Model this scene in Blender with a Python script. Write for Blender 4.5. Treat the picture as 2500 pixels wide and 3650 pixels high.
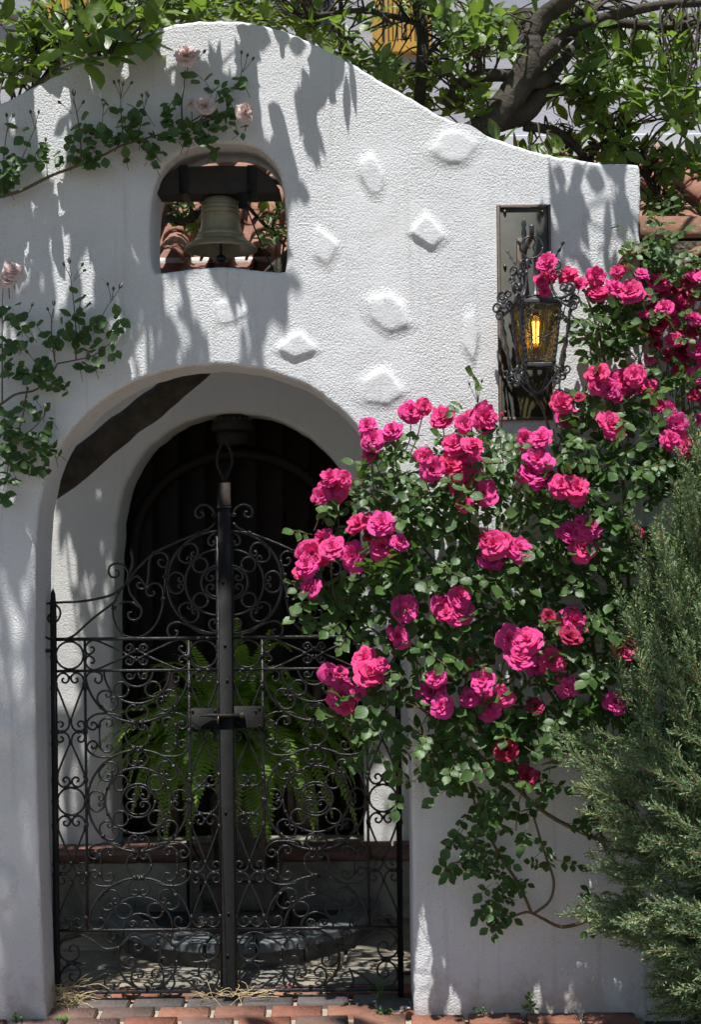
import bpy, math, random
import numpy as np
from mathutils import Vector, Matrix
PI = math.pi
for o in list(bpy.data.objects): bpy.data.objects.remove(o, do_unlink=True)
S = bpy.context.scene
COL = S.collection
# ---------------------------------------------------------------- camera, sky, sun, exposure
D, H, F, TH = 4.6, 1.806, 4600.0, 0.0105      # distance to wall, eye height, focal length in photo pixels, camera roll
cam = bpy.data.cameras.new('camera'); camo = bpy.data.objects.new('camera', cam); COL.objects.link(camo)
cam.sensor_fit = 'HORIZONTAL'; cam.sensor_width = 24.0; cam.lens = 24.0*F/2500.0
cam.clip_start = 0.05; cam.clip_end = 400
camo.matrix_world = Matrix.Translation((0, -D, H)) @ Matrix.Rotation(PI/2, 4, 'X') @ Matrix.Rotation(-TH, 4, 'Z')
cam.dof.use_dof = True; cam.dof.focus_distance = D; cam.dof.aperture_fstop = 5.0
S.camera = camo
SUN = Vector((0.06, 0.31, -0.945)).normalized()       # direction the sunlight travels
W = bpy.data.worlds.new('World'); S.world = W; W.use_nodes = True
wn = W.node_tree; bg = wn.nodes['Background']
sky = wn.nodes.new('ShaderNodeTexSky'); sky.sky_type = 'NISHITA'; sky.sun_disc = False; sky.dust_density = 0.4
sky.sun_elevation = math.asin(-SUN.z); sky.sun_rotation = math.atan2(-SUN.x, -SUN.y)
wn.links.new(sky.outputs[0], bg.inputs[0]); bg.inputs[1].default_value = 0.06
sl = bpy.data.lights.new('sun', 'SUN'); sl.energy = 5.0; sl.angle = math.radians(0.53); sl.color = (1.0, 0.978, 0.945)
so = bpy.data.objects.new('sun', sl); COL.objects.link(so); so.location = (0, -6, 12)
so.rotation_euler = SUN.to_track_quat('-Z', 'Y').to_euler()
S.view_settings.view_transform = 'Standard'; S.view_settings.look = 'None'
S.view_settings.exposure = 0.5; S.view_settings.gamma = 1.0
S.render.resolution_x = 702; S.render.resolution_y = 1024
# ---------------------------------------------------------------- helpers
CT, ST = math.cos(TH), math.sin(TH)
def P(px, py, Y=0.0):
    """photo pixel -> point on the vertical plane at depth Y"""
    s = (D+Y)/F; u = px-1250.0; v = 1825.0-py
    return Vector(((u*CT+v*ST)*s, Y, H+(-u*ST+v*CT)*s))
def G(gx, gy, Y):
    s = (D+Y)/F
    return Vector(((gx-1250)*s, Y, H+(1825-gy)*s))
rnd = random.Random(7)
def U(a, b): return rnd.uniform(a, b)
WL = {}
class MB:
    def __init__(s): s.v = []; s.f = []
    def add(s, vs, fs):
        n = len(s.v); s.v += [tuple(q) for q in vs]; s.f += [tuple(i+n for i in q) for q in fs]; return s
    def box(s, a, b, M=None):
        vs = [Vector((x, y, z)) for x in (a[0], b[0]) for y in (a[1], b[1]) for z in (a[2], b[2])]
        if M: vs = [M @ q for q in vs]
        return s.add(vs, [(0,1,3,2),(4,6,7,5),(0,4,5,1),(2,3,7,6),(0,2,6,4),(1,5,7,3)])
    def bbox(s, a, b, c=0.004, M=None):
        """box with chamfered edges (8 corners cut as three-vertex corners)"""
        a = Vector(a); b = Vector(b); m = (a+b)/2; h = (b-a)/2; vs = []; idx = {}
        for i in (-1,1):
            for j in (-1,1):
                for k in (-1,1):
                    for ax in range(3):
                        sg = (i,j,k); q = [m[t]+sg[t]*(h[t]-(0 if t == ax else min(c, h[t]*.9))) for t in range(3)]
                        idx[(i,j,k,ax)] = len(vs); q = Vector(q); vs.append(M @ q if M else q)
        fs = []
        for ax in range(3):
            o1, o2 = (ax+1)%3, (ax+2)%3
            for sgn in (-1,1):
                loop = []
                for (p, q) in ((-1,-1),(1,-1),(1,1),(-1,1)):
                    k = [0,0,0]; k[ax] = sgn; k[o1] = p; k[o2] = q; loop.append(idx[(*k, ax)])
                fs.append(tuple(loop) if sgn > 0 else tuple(loop[::-1]))
        for ax in range(3):
            o1, o2 = (ax+1)%3, (ax+2)%3
            for p in (-1,1):
                for q in (-1,1):
                    ks = []
                    for e in (-1,1):
                        k = [0,0,0]; k[ax] = e; k[o1] = p; k[o2] = q; ks.append(tuple(k))
                    fs.append((idx[(*ks[0],o1)], idx[(*ks[1],o1)], idx[(*ks[1],o2)], idx[(*ks[0],o2)]))
        for i in (-1,1):
            for j in (-1,1):
                for k in (-1,1): fs.append((idx[(i,j,k,0)], idx[(i,j,k,1)], idx[(i,j,k,2)]))
        return s.add(vs, fs)
    def tube(s, pts, r, n=6, cap=True, flat=None):
        pts = [Vector(p) for p in pts]; m = len(pts)
        if m < 2: return s
        if not isinstance(r, (list, tuple)): r = [r]*m
        vs = []; fs = []; t0 = (pts[1]-pts[0]).normalized()
        up = Vector((0,1,0)) if abs(t0.y) < .9 else Vector((1,0,0))
        nrm = t0.cross(up).normalized()
        for i in range(m):
            t = (pts[min(i+1,m-1)]-pts[max(i-1,0)])
            t = t.normalized() if t.length > 1e-9 else t0
            nrm = nrm - t*nrm.dot(t)
            nrm = nrm.normalized() if nrm.length > 1e-6 else t.orthogonal().normalized()
            b = t.cross(nrm)
            for k in range(n):
                a = 2*PI*k/n
                vs.append(pts[i]+(nrm*math.cos(a)*r[i]+b*math.sin(a)*(flat if flat else r[i])))
        for i in range(m-1):
            for k in range(n):
                k2 = (k+1)%n; fs.append((i*n+k, i*n+k2, (i+1)*n+k2, (i+1)*n+k))
        if cap: fs.append(tuple(range(n))[::-1]); fs.append(tuple((m-1)*n+k for k in range(n)))
        return s.add(vs, fs)
    def lathe(s, prof, n=24, c=(0,0,0), ax='Z'):
        c = Vector(c); vs = []; fs = []
        for (r, z) in prof:
            for k in range(n):
                a = 2*PI*k/n; q = Vector((r*math.cos(a), r*math.sin(a), z))
                if ax == 'Y': q = Vector((q.x, q.z, q.y))
                vs.append(c+q)
        for i in range(len(prof)-1):
            for k in range(n):
                k2 = (k+1)%n; fs.append((i*n+k, i*n+k2, (i+1)*n+k2, (i+1)*n+k))
        return s.add(vs, fs)
    def build(s, name, mat, parent=None, smooth=True, origin=None):
        if not s.v: return None
        V = np.array(s.v, dtype=float)
        c = (V.min(0)+V.max(0))/2 if origin is None else np.array(origin, dtype=float)
        me = bpy.data.meshes.new(name); me.from_pydata([tuple(q) for q in (V-c)], [], s.f)
        if mat: me.materials.append(mat)
        if smooth: me.polygons.foreach_set('use_smooth', [True]*len(me.polygons))
        me.update()
        return link(name, me, Vector(c), parent)
def link(name, me, loc, parent=None, rot=None, scale=None):
    o = bpy.data.objects.new(name, me); COL.objects.link(o); loc = Vector(loc)
    WL[o.name] = loc
    if parent: o.parent = parent; o.location = loc-WL[parent.name]
    else: o.location = loc
    if rot is not None: o.rotation_euler = rot
    if scale is not None: o.scale = (scale,)*3 if not isinstance(scale, (tuple, list)) else scale
    return o
def tag(o, label=None, cat=None, group=None, kind=None):
    if label: o['label'] = label
    if cat: o['category'] = cat
    if group: o['group'] = group
    if kind: o['kind'] = kind
    return o
def thing(name, loc, label, cat, group=None):
    o = bpy.data.objects.new(name, None); COL.objects.link(o); o.location = loc; o.empty_display_size = .05
    WL[o.name] = Vector(loc); return tag(o, label, cat, group)
def soft(o, seg=2, w=.003):
    m = o.modifiers.new('b', 'BEVEL'); m.width = w; m.segments = seg; m.limit_method = 'ANGLE'; return o
def cr(pts, sub=5):
    """Catmull-Rom through 2D/3D points"""
    pts = [Vector(p) for p in pts]
    if len(pts) < 3: return pts
    q = [pts[0]*2-pts[1]]+pts+[pts[-1]*2-pts[-2]]; out = []
    for i in range(1, len(q)-2):
        for j in range(sub):
            t = j/sub; a, b, c, d = q[i-1], q[i], q[i+1], q[i+2]
            out.append(.5*((2*b)+(c-a)*t+(2*a-5*b+4*c-d)*t*t+(3*b-a-3*c+d)*t**3))
    return out+[pts[-1]]
def mesh_np(name, V, T, mat):
    me = bpy.data.meshes.new(name); V = np.asarray(V, dtype=np.float32); T = np.asarray(T, dtype=np.int32)
    k = T.shape[1]
    me.vertices.add(len(V)); me.vertices.foreach_set('co', V.ravel())
    me.loops.add(T.size); me.loops.foreach_set('vertex_index', T.ravel())
    me.polygons.add(len(T)); me.polygons.foreach_set('loop_start', np.arange(0, T.size, k, dtype=np.int32))
    me.polygons.foreach_set('use_smooth', np.ones(len(T), dtype=bool))
    me.materials.append(mat); me.update(calc_edges=True); return me
# ---------------------------------------------------------------- materials
def nt(name):
    m = bpy.data.materials.new(name); m.use_nodes = True; t = m.node_tree
    return m, t, t.nodes['Principled BSDF'], t.nodes['Material Output']
def N(t, typ, **kw):
    n = t.nodes.new(typ)
    for k, v in kw.items():
        if k.startswith('_'): setattr(n, k[1:], v)
        else: n.inputs[k.replace('__', ' ')].default_value = v
    return n
def noise(t, scale, detail=4, rough=.55, vec=None, dist=0):
    n = N(t, 'ShaderNodeTexNoise', Scale=scale, Detail=detail, Roughness=rough, Distortion=dist)
    if vec is not None: t.links.new(vec, n.inputs['Vector'])
    return n
def ramp(t, src, stops):
    r = t.nodes.new('ShaderNodeValToRGB'); e = r.color_ramp.elements
    while len(e) < len(stops): e.new(.5)
    for i, (p, c) in enumerate(stops): e[i].position = p; e[i].color = (*c, 1) if len(c) == 3 else c
    t.links.new(src, r.inputs[0]); return r
def mixc(t, fac, a, b, typ='MIX'):
    m = t.nodes.new('ShaderNodeMix'); m.data_type = 'RGBA'; m.blend_type = typ
    for s, i in ((fac, 0), (a, 6), (b, 7)):
        if hasattr(s, 'links') or hasattr(s, 'is_output'): t.links.new(s, m.inputs[i])
        else: m.inputs[i].default_value = (*s, 1) if isinstance(s, tuple) and len(s) == 3 else s
    return m.outputs[2]
def coords(t, which='Object'): return t.nodes.new('ShaderNodeTexCoord').outputs[which]
def geo_pos(t): return t.nodes.new('ShaderNodeNewGeometry').outputs['Position']
def bump(t, h, dist, strength=1.0, normal=None):
    b = N(t, 'ShaderNodeBump', Strength=strength, Distance=dist); t.links.new(h, b.inputs['Height'])
    if normal is not None: t.links.new(normal, b.inputs['Normal'])
    return b.outputs['Normal']
def simple(name, c1, c2, scale=20, rough=.6, bumpd=.0, bscale=60, spec=.5, metal=0, detail=5):
    m, t, p, o = nt(name); v = geo_pos(t); n = noise(t, scale, detail, .6, v)
    r = ramp(t, n.outputs[0], [(.3, c1), (.7, c2)]); t.links.new(r.outputs[0], p.inputs['Base Color'])
    p.inputs['Roughness'].default_value = rough; p.inputs['Specular IOR Level'].default_value = spec; p.inputs['Metallic'].default_value = metal
    if bumpd: t.links.new(bump(t, noise(t, bscale, 4, .6, v).outputs[0], bumpd), p.inputs['Normal'])
    return m
def stucco(name, grain=1.0, tone=(.785, .795, .805), smooth_centre=False, dirty=1.0):
    m, t, p, o = nt(name); v = geo_pos(t)
    a = noise(t, 2.2, 5, .6, v); b = noise(t, 9, 6, .65, v)
    c = mixc(t, ramp(t, a.outputs[0], [(.35, (0,0,0)), (.75, (1,1,1))]).outputs[0], tone, tuple(x*.91 for x in tone))
    st = ramp(t, noise(t, 3.1, 7, .7, v, .4).outputs[0], [(.63, (0,0,0)), (.78, (.5*dirty,)*3)])
    c = mixc(t, st.outputs[0], c, (.52, .47, .40))
    mpz = N(t, 'ShaderNodeMapping'); mpz.inputs['Scale'].default_value = (26, 26, 1.3); t.links.new(v, mpz.inputs[0])
    dr_ = ramp(t, noise(t, 1.0, 5, .6, mpz.outputs[0]).outputs[0], [(.56, (0,0,0)), (.80, (.50*dirty,)*3)])
    c = mixc(t, dr_.outputs[0], c, (.46, .43, .38))
    # pits: small dark specks scattered over the plaster
    sp = ramp(t, noise(t, 130, 2, .5, v).outputs[0], [(.64, (0,0,0)), (.74, (.75*dirty,)*3)])
    c = mixc(t, sp.outputs[0], c, (.33, .31, .28))
    # rising damp and splash at the foot of the wall (stains with a ragged upper edge)
    sx = t.nodes.new('ShaderNodeSeparateXYZ'); t.links.new(v, sx.inputs[0])
    ma = N(t, 'ShaderNodeMath', _operation='MULTIPLY_ADD'); ma.inputs[1].default_value = .5; t.links.new(b.outputs[0], ma.inputs[0]); t.links.new(sx.outputs[2], ma.inputs[2])
    dm = ramp(t, ma.outputs[0], [(.27, (.65*dirty,)*3), (.40, (0,0,0))])
    c = mixc(t, dm.outputs[0], c, (.45, .38, .31))
    t.links.new(c, p.inputs['Base Color']); p.inputs['Roughness'].default_value = .9; p.inputs['Specular IOR Level'].default_value = .2
    g1 = noise(t, 140, 3, .6, v); g2 = noise(t, 300, 2, .5, v); g3 = noise(t, 7, 3, .5, v)
    vo = N(t, 'ShaderNodeTexVoronoi', Scale=110.0); t.links.new(v, vo.inputs['Vector'])
    ad = N(t, 'ShaderNodeMath', _operation='MULTIPLY_ADD'); ad.inputs[1].default_value = .45
    t.links.new(g2.outputs[0], ad.inputs[0]); t.links.new(g1.outputs[0], ad.inputs[2])
    ad2 = N(t, 'ShaderNodeMath', _operation='MULTIPLY_ADD'); ad2.inputs[1].default_value = -.25
    t.links.new(vo.outputs['Distance'], ad2.inputs[0]); t.links.new(ad.outputs[0], ad2.inputs[2])
    nb = N(t, 'ShaderNodeBump', Strength=.9, Distance=.0062*grain)
    t.links.new(ad2.outputs[0], nb.inputs['Height'])
    # trowel patches: some areas smoother than others
    pt = ramp(t, noise(t, 2.6, 3, .5, v).outputs[0], [(.35, (.35,)*3), (.6, (1.0,)*3)])
    fac = pt.outputs[0]
    if smooth_centre:
        ob = coords(t, 'Generated'); sb_ = N(t, 'ShaderNodeVectorMath', _operation='SUBTRACT'); sb_.inputs[1].default_value = (.5, .5, .5); t.links.new(ob, sb_.inputs[0])
        mp = N(t, 'ShaderNodeVectorMath', _operation='MULTIPLY'); mp.inputs[1].default_value = (1, 0, 1); t.links.new(sb_.outputs[0], mp.inputs[0])
        ln = N(t, 'ShaderNodeVectorMath', _operation='LENGTH'); t.links.new(mp.outputs[0], ln.inputs[0])
        dn = noise(t, 30, 3, .5, v); a2 = N(t, 'ShaderNodeMath', _operation='MULTIPLY_ADD'); a2.inputs[1].default_value = .42
        t.links.new(dn.outputs[0], a2.inputs[0]); t.links.new(ln.outputs['Value'], a2.inputs[2])
        fac = ramp(t, a2.outputs[0], [(.44, (.34,)*3), (.62, (1.0,)*3)]).outputs[0]
    t.links.new(fac, nb.inputs['Strength'])
    t.links.new(bump(t, g3.outputs[0], .010, .5, nb.outputs['Normal']), p.inputs['Normal'])
    return m
def leafmat(name, stops, rough=.42, trans=.28, tcol=(.22, .42, .05), spec=.5, vein=True, obj_w=1.0):
    m, t, p, o = nt(name)
    g = t.nodes.new('ShaderNodeNewGeometry'); oi = t.nodes.new('ShaderNodeObjectInfo')
    ad = N(t, 'ShaderNodeMath', _operation='ADD'); t.links.new(g.outputs['Random Per Island'], ad.inputs[0]); t.links.new(oi.outputs['Random'], ad.inputs[1])
    fr = N(t, 'ShaderNodeMath', _operation='FRACT'); t.links.new(ad.outputs[0], fr.inputs[0])
    r = ramp(t, fr.outputs[0], stops); c = r.outputs[0]
    nz = noise(t, 55, 3, .6, g.outputs['Position'])
    c = mixc(t, ramp(t, nz.outputs[0], [(.35, (0,)*3), (.7, (.45,)*3)]).outputs[0], c, tuple(x*1.7+.01 for x in stops[-1][1]))
    t.links.new(c, p.inputs['Base Color']); p.inputs['Roughness'].default_value = rough; p.inputs['Specular IOR Level'].default_value = spec
    t.links.new(bump(t, noise(t, 140, 3, .6, g.outputs['Position']).outputs[0], .0012), p.inputs['Normal'])
    tr = t.nodes.new('ShaderNodeBsdfTranslucent'); tr.inputs[0].default_value = (*tcol, 1)
    mx = t.nodes.new('ShaderNodeMixShader'); mx.inputs[0].default_value = trans
    t.links.new(p.outputs[0], mx.inputs[1]); t.links.new(tr.outputs[0], mx.inputs[2]); t.links.new(mx.outputs[0], o.inputs[0])
    return m
def petalmat(name, cols, base, tcol, trans=.3):
    m, t, p, o = nt(name)
    g = t.nodes.new('ShaderNodeNewGeometry'); oi = t.nodes.new('ShaderNodeObjectInfo')
    r = ramp(t, oi.outputs['Random'], [(i/(len(cols)-1), c) for i, c in enumerate(cols)])
    isl = ramp(t, g.outputs['Random Per Island'], [(0, (.74,)*3), (1, (1.22,)*3)])
    c = mixc(t, 1.0, r.outputs[0], isl.outputs[0], 'MULTIPLY')
    ob = coords(t); ln = N(t, 'ShaderNodeVectorMath', _operation='LENGTH'); t.links.new(ob, ln.inputs[0])
    inn = ramp(t, ln.outputs['Value'], [(.12, (.75,)*3), (.62, (0,)*3)])
    c = mixc(t, inn.outputs[0], c, base)
    c2 = mixc(t, g.outputs['Backfacing'], c, mixc(t, .35, c, base))
    t.links.new(c2, p.inputs['Base Color']); p.inputs['Roughness'].default_value = .5; p.inputs['Specular IOR Level'].default_value = .3
    wv = N(t, 'ShaderNodeTexNoise', Scale=9.0, Detail=3.0); t.links.new(ob, wv.inputs['Vector'])
    t.links.new(bump(t, wv.outputs[0], .03, .35), p.inputs['Normal'])
    tr = t.nodes.new('ShaderNodeBsdfTranslucent'); tr.inputs[0].default_value = (*tcol, 1)
    mx = t.nodes.new('ShaderNodeMixShader'); mx.inputs[0].default_value = trans
    t.links.new(p.outputs[0], mx.inputs[1]); t.links.new(tr.outputs[0], mx.inputs[2]); t.links.new(mx.outputs[0], o.inputs[0])
    return m
def objvar(name, cols, nscale=25, rough=.8, bumpd=.003, bscale=60, speck=None, dark=.75):
    """per-object colour variation for bricks, tiles and flagstones"""
    m, t, p, o = nt(name); oi = t.nodes.new('ShaderNodeObjectInfo'); v = geo_pos(t)
    r = ramp(t, oi.outputs['Random'], [(i/(len(cols)-1), c) for i, c in enumerate(cols)])
    n = noise(t, nscale, 6, .65, v)
    k = ramp(t, n.outputs[0], [(.3, (dark,)*3), (.7, (1.15,)*3)])
    c = mixc(t, 1.0, r.outputs[0], k.outputs[0], 'MULTIPLY')
    if speck:
        s = ramp(t, noise(t, speck[0], 5, .7, v).outputs[0], [(speck[2], (0,)*3), (speck[2]+.1, (.8,)*3)])
        c = mixc(t, s.outputs[0], c, speck[1])
    t.links.new(c, p.inputs['Base Color']); p.inputs['Roughness'].default_value = rough; p.inputs['Specular IOR Level'].default_value = .3
    t.links.new(bump(t, noise(t, bscale, 5, .65, v).outputs[0], bumpd), p.inputs['Normal'])
    return m
M = {}
M['stucco'] = stucco('white_stucco')
M['stone_patch'] = stucco('plastered_stone', smooth_centre=True)
M['house'] = stucco('house_stucco', .55, (.74, .73, .70), dirty=.6)
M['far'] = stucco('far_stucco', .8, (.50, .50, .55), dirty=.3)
M['iron'] = simple('black_iron', (.006, .006, .0065), (.014, .013, .013), 40, .32, .0022, 150, .5)
M['bar'] = simple('painted_iron_bar', (.006, .006, .006), (.011, .011, .011), 60, .6, .0016, 170, .25)
M['rust'] = simple('rusty_iron', (.010, .008, .007), (.045, .026, .017), 60, .7, .001, 120)
M['lantern_iron'] = simple('lantern_iron', (.024, .025, .028), (.06, .06, .066), 60, .36, .0008, 160, .6)
M['plaque'] = simple('plaque_panel', (.045, .046, .036), (.07, .07, .056), 14, .6, .0005, 200, .5)
M['plaque_frame'] = simple('plaque_frame', (.10, .072, .055), (.16, .115, .09), 60, .5, .0006, 150)
M['brass'] = simple('aged_brass', (.10, .075, .04), (.20, .15, .09), 80, .4, .0005, 200, .5, .7)
M['bronze'] = simple('bell_bronze', (.22, .19, .11), (.34, .30, .19), 18, .42, .0006, 260, .6, .35)
M['beam'] = simple('dark_timber', (.014, .010, .008), (.032, .023, .017), 30, .7, .002, 60)
M['soil'] = simple('soil', (.05, .038, .026), (.11, .08, .055), 12, .95, .01, 40)
M['mortar'] = simple('mortar', (.26, .22, .17), (.40, .35, .28), 30, .95, .004, 120)
M['brick'] = objvar('paving_brick', [(.15,.105,.09), (.27,.11,.07), (.30,.13,.085), (.23,.095,.065), (.33,.17,.115), (.17,.115,.10)], 30, .85, .003, 90, (9, (.12, .10, .08), .60))
M['brick_dark'] = objvar('grey_brick', [(.10,.085,.08), (.13,.11,.105), (.16,.125,.115)], 30, .85, .003, 90, (9, (.20, .18, .16), .62))
M['flag'] = objvar('flagstone', [(.22,.20,.15), (.30,.26,.19), (.25,.22,.17), (.18,.18,.16)], 14, .85, .006, 40, (5, (.09, .085, .06), .55))
M['coping'] = objvar('blue_stone', [(.10,.115,.12), (.15,.165,.17), (.085,.10,.105)], 20, .7, .004, 50)
M['tile'] = objvar('roof_tile', [(.27,.12,.08), (.32,.17,.12), (.24,.11,.075), (.36,.21,.155)], 20, .85, .003, 70, (14, (.30,.28,.20), .64))
M['oldtile'] = objvar('mossy_tile', [(.20,.10,.065), (.26,.13,.085), (.17,.095,.065)], 25, .9, .004, 60, (45, (.30,.29,.20), .58))
M['tilebed'] = simple('mossy_mortar', (.06, .052, .035), (.19, .16, .105), 60, .95, .012, 70)
M['terra'] = objvar('step_brick', [(.16,.085,.065), (.21,.11,.085)], 25, .85, .003, 60)
M['lowwall'] = simple('stained_low_wall', (.16, .15, .11), (.46, .44, .36), 5, .9, .004, 80)
M['basin'] = simple('dark_stone', (.05, .048, .040), (.13, .12, .095), 16, .85, .008, 50)
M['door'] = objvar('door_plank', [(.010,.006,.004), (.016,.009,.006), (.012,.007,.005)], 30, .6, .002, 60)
M['bark'] = simple('magnolia_bark', (.024, .020, .015), (.078, .066, .05), 14, .9, .010, 45)
M['twig'] = simple('twig_bark', (.035, .027, .02), (.085, .065, .048), 30, .9, .002, 90)
M['cane'] = simple('rose_cane', (.07, .085, .03), (.17, .10, .06), 18, .6, .001, 90)
M['brown_cane'] = simple('woody_cane', (.10, .06, .035), (.20, .13, .085), 30, .8, .002, 90)
M['yellow'] = simple('yellow_paint', (.46, .25, .03), (.58, .34, .05), 10, .6, .001, 60)
M['window_dark'] = simple('window_dark', (.02, .022, .026), (.045, .05, .06), 4, .15, 0)
M['shutter'] = simple('grey_blue_paint', (.30, .32, .37), (.38, .40, .45), 6, .7, .001, 60)
M['fascia'] = simple('grey_fascia', (.50, .51, .55), (.60, .61, .65), 9, .7, .001, 60)
M['straw'] = simple('dry_straw', (.38, .29, .15), (.62, .50, .30), 60, .85)
M['grey_disc'] = simple('grey_metal_disc', (.07, .068, .06), (.13, .125, .115), 30, .5, .0015, 90)
M['magnolia'] = leafmat('magnolia_leaf', [(0, (.040,.080,.018)), (.5, (.060,.108,.022)), (1, (.11,.165,.036))], .38, .32, (.30, .48, .05))
M['rose_leaf'] = leafmat('rose_leaf', [(0, (.018,.046,.011)), (.5, (.032,.074,.018)), (1, (.066,.12,.032))], .44, .22, (.18, .36, .04), .42)
M['pale_rose_leaf'] = leafmat('pale_rose_leaf', [(0, (.025,.058,.016)), (.6, (.042,.09,.024)), (1, (.075,.135,.035))], .45, .22, (.16, .32, .04))
M['fern'] = leafmat('fern_leaf', [(0, (.09,.18,.025)), (.5, (.13,.24,.035)), (1, (.19,.30,.05))], .5, .4, (.35, .60, .05), .4)
M['juniper'] = leafmat('juniper_foliage', [(0, (.085,.165,.11)), (.5, (.14,.24,.145)), (.85, (.20,.30,.15)), (1, (.32,.35,.14))], .6, .3, (.16, .26, .08), .25)
M['weed'] = leafmat('weed_leaf', [(0, (.06,.12,.03)), (1, (.12,.20,.05))], .6, .3, (.25, .4, .05), .3)
M['sepal'] = leafmat('sepal', [(0, (.05,.09,.03)), (1, (.09,.13,.05))], .55, .15, (.2, .3, .05), .3)
M['pink'] = petalmat('pink_petals', [(.74,.004,.14), (.80,.008,.22), (.70,.010,.28), (.82,.022,.31), (.78,.003,.09), (.64,.018,.28), (.80,.010,.19)], (.88,.17,.42), (.86,.02,.24), .26)
M['deep'] = petalmat('deep_pink_petals', [(.42,.004,.05), (.34,.008,.09), (.50,.01,.08)], (.55,.06,.12), (.6,.01,.08), .25)
M['pale'] = petalmat('pale_pink_petals', [(.86,.76,.74), (.88,.80,.78), (.87,.74,.73)], (.86,.62,.58), (.95,.70,.62), .3)
def glassmat(name, col, fac, rough=.05):
    m, t, p, o = nt(name); t.nodes.remove(p)
    tr = t.nodes.new('ShaderNodeBsdfTransparent'); tr.inputs[0].default_value = (*col, 1)
    gl = t.nodes.new('ShaderNodeBsdfGlossy'); gl.inputs['Roughness'].default_value = rough; gl.inputs[0].default_value = (.9, .9, .9, 1)
    fr = N(t, 'ShaderNodeFresnel', IOR=1.45); ad = N(t, 'ShaderNodeMath', _operation='ADD'); ad.inputs[1].default_value = fac
    t.links.new(fr.outputs[0], ad.inputs[0]); mx = t.nodes.new('ShaderNodeMixShader')
    t.links.new(ad.outputs[0], mx.inputs[0]); t.links.new(tr.outputs[0], mx.inputs[1]); t.links.new(gl.outputs[0], mx.inputs[2]); t.links.new(mx.outputs[0], o.inputs[0])
    return m
M['amber'] = glassmat('amber_glass', (.86, .72, .36), .03)
M['bulb'] = glassmat('bulb_glass', (.97, .86, .60), .06)
m_, t_, p_, o_ = nt('lit_filament'); p_.inputs['Base Color'].default_value = (1, .4, .05, 1)
p_.inputs['Emission Color'].default_value = (1, .52, .10, 1); p_.inputs['Emission Strength'].default_value = 11; M['filament'] = m_
# ================================================================ SETTING: ground, paving
g = MB(); g.add([(-90,-90,-.02),(90,-90,-.02),(90,120,-.02),(-90,120,-.02)], [(0,1,2,3)])
tag(g.build('ground', M['soil'], None, False), kind='structure')
pav = MB().box((-2.6,-2.6,-.016), (1.02,.30,-.006)).build('brick_path', M['mortar'], None, False); tag(pav, kind='structure')
bm_ = [MB().bbox((-.093,-.043,-.03), (.093,.043,0), .004).build('brick', M['brick'], pav).data for _ in range(1)]
bpy.data.objects.remove([o for o in COL.objects if o.name.startswith('brick') and o.data in bm_][0])
bdk = bm_[0].copy(); bdk.materials[0] = M['brick_dark']
for r in range(-7, 3):
    y = r*.1+.05+.004
    for k in range(-12, 6):
        x = k*.203 + (.085 if r % 2 else -.01) + U(-.003,.003)
        if x > .92 or x < -2.4: continue
        if 0 < y < .26 and not (-1.13 < x < .26): continue
        if y > .26 and not (-1.3 < x < .5): continue
        o = link('brick', bdk if r == 1 or (r == 0 and k in (-7,)) else bm_[0], (x, y+U(-.002,.002), U(-.002,.004)), pav, (U(-.015,.015), U(-.012,.012), U(-.015,.015)), (U(.97,1.01), U(.96,1.03), 1))
# courtyard floor of irregular flagstones behind the gate
court = MB().box((-2.6,.30,-.016), (2.4,1.4,-.008)).build('courtyard_floor', M['mortar'], None, False); tag(court, kind='structure')
jx = {}
for i in range(0, 15):
    for j in range(0, 5):
        jx[(i,j)] = (-2.0+i*.24+U(-.07,.07)+(.1 if j % 2 else 0), .315+j*.20+(U(-.045,.045) if j else 0))
for i in range(14):
    for j in range(4):
        q = [jx[(i,j)], jx[(i+1,j)], jx[(i+1,j+1)], jx[(i,j+1)]]
        cx = sum(a[0] for a in q)/4; cy = sum(a[1] for a in q)/4; h = U(0, .008)
        q = [(cx+(a[0]-cx)*.94, cy+(a[1]-cy)*.92) for a in q]
        qi = [(cx+(a[0]-cx)*.93, cy+(a[1]-cy)*.9) for a in q]
        vs = [(a[0],a[1],-.02) for a in q]+[(a[0],a[1],h) for a in q]+[(a[0],a[1],h+.006) for a in qi]
        fs = [(k,(k+1)%4,4+(k+1)%4,4+k) for k in range(4)]+[(4+k,4+(k+1)%4,8+(k+1)%4,8+k) for k in range(4)]+[(8,9,10,11)]
        MB().add(vs, fs).build('flagstone', M['flag'], court)
# ================================================================ filled outlines with holes
def outline(name, loops, y0, y1, mat, parent, bev=.012, res=3):
    cu = bpy.data.curves.new(name, 'CURVE'); cu.dimensions = '2D'; cu.fill_mode = 'BOTH'
    for L in loops:
        sp = cu.splines.new('POLY'); sp.points.add(len(L)-1); sp.use_cyclic_u = True
        for i, q in enumerate(L): sp.points[i].co = (q[0], q[1], 0, 1)
    cu.extrude = (y1-y0)/2-bev; cu.bevel_depth = bev; cu.bevel_resolution = res; cu.offset = -bev
    tmp = bpy.data.objects.new('tmp', cu); COL.objects.link(tmp)
    me = bpy.data.meshes.new_from_object(tmp.evaluated_get(bpy.context.evaluated_depsgraph_get()))
    bpy.data.objects.remove(tmp); bpy.data.curves.remove(cu)
    V = np.empty(len(me.vertices)*3); me.vertices.foreach_get('co', V); V = V.reshape(-1,3)
    V2 = np.stack([V[:,0], (y0+y1)/2 - V[:,2], V[:,1]], 1); c = (V2.min(0)+V2.max(0))/2
    me.vertices.foreach_set('co', (V2-c).ravel()); me.materials.clear(); me.materials.append(mat)
    me.polygons.foreach_set('use_smooth', [False]*len(me.polygons)); me.name = name; me.update()
    return link(name, me, c, parent)
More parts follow.
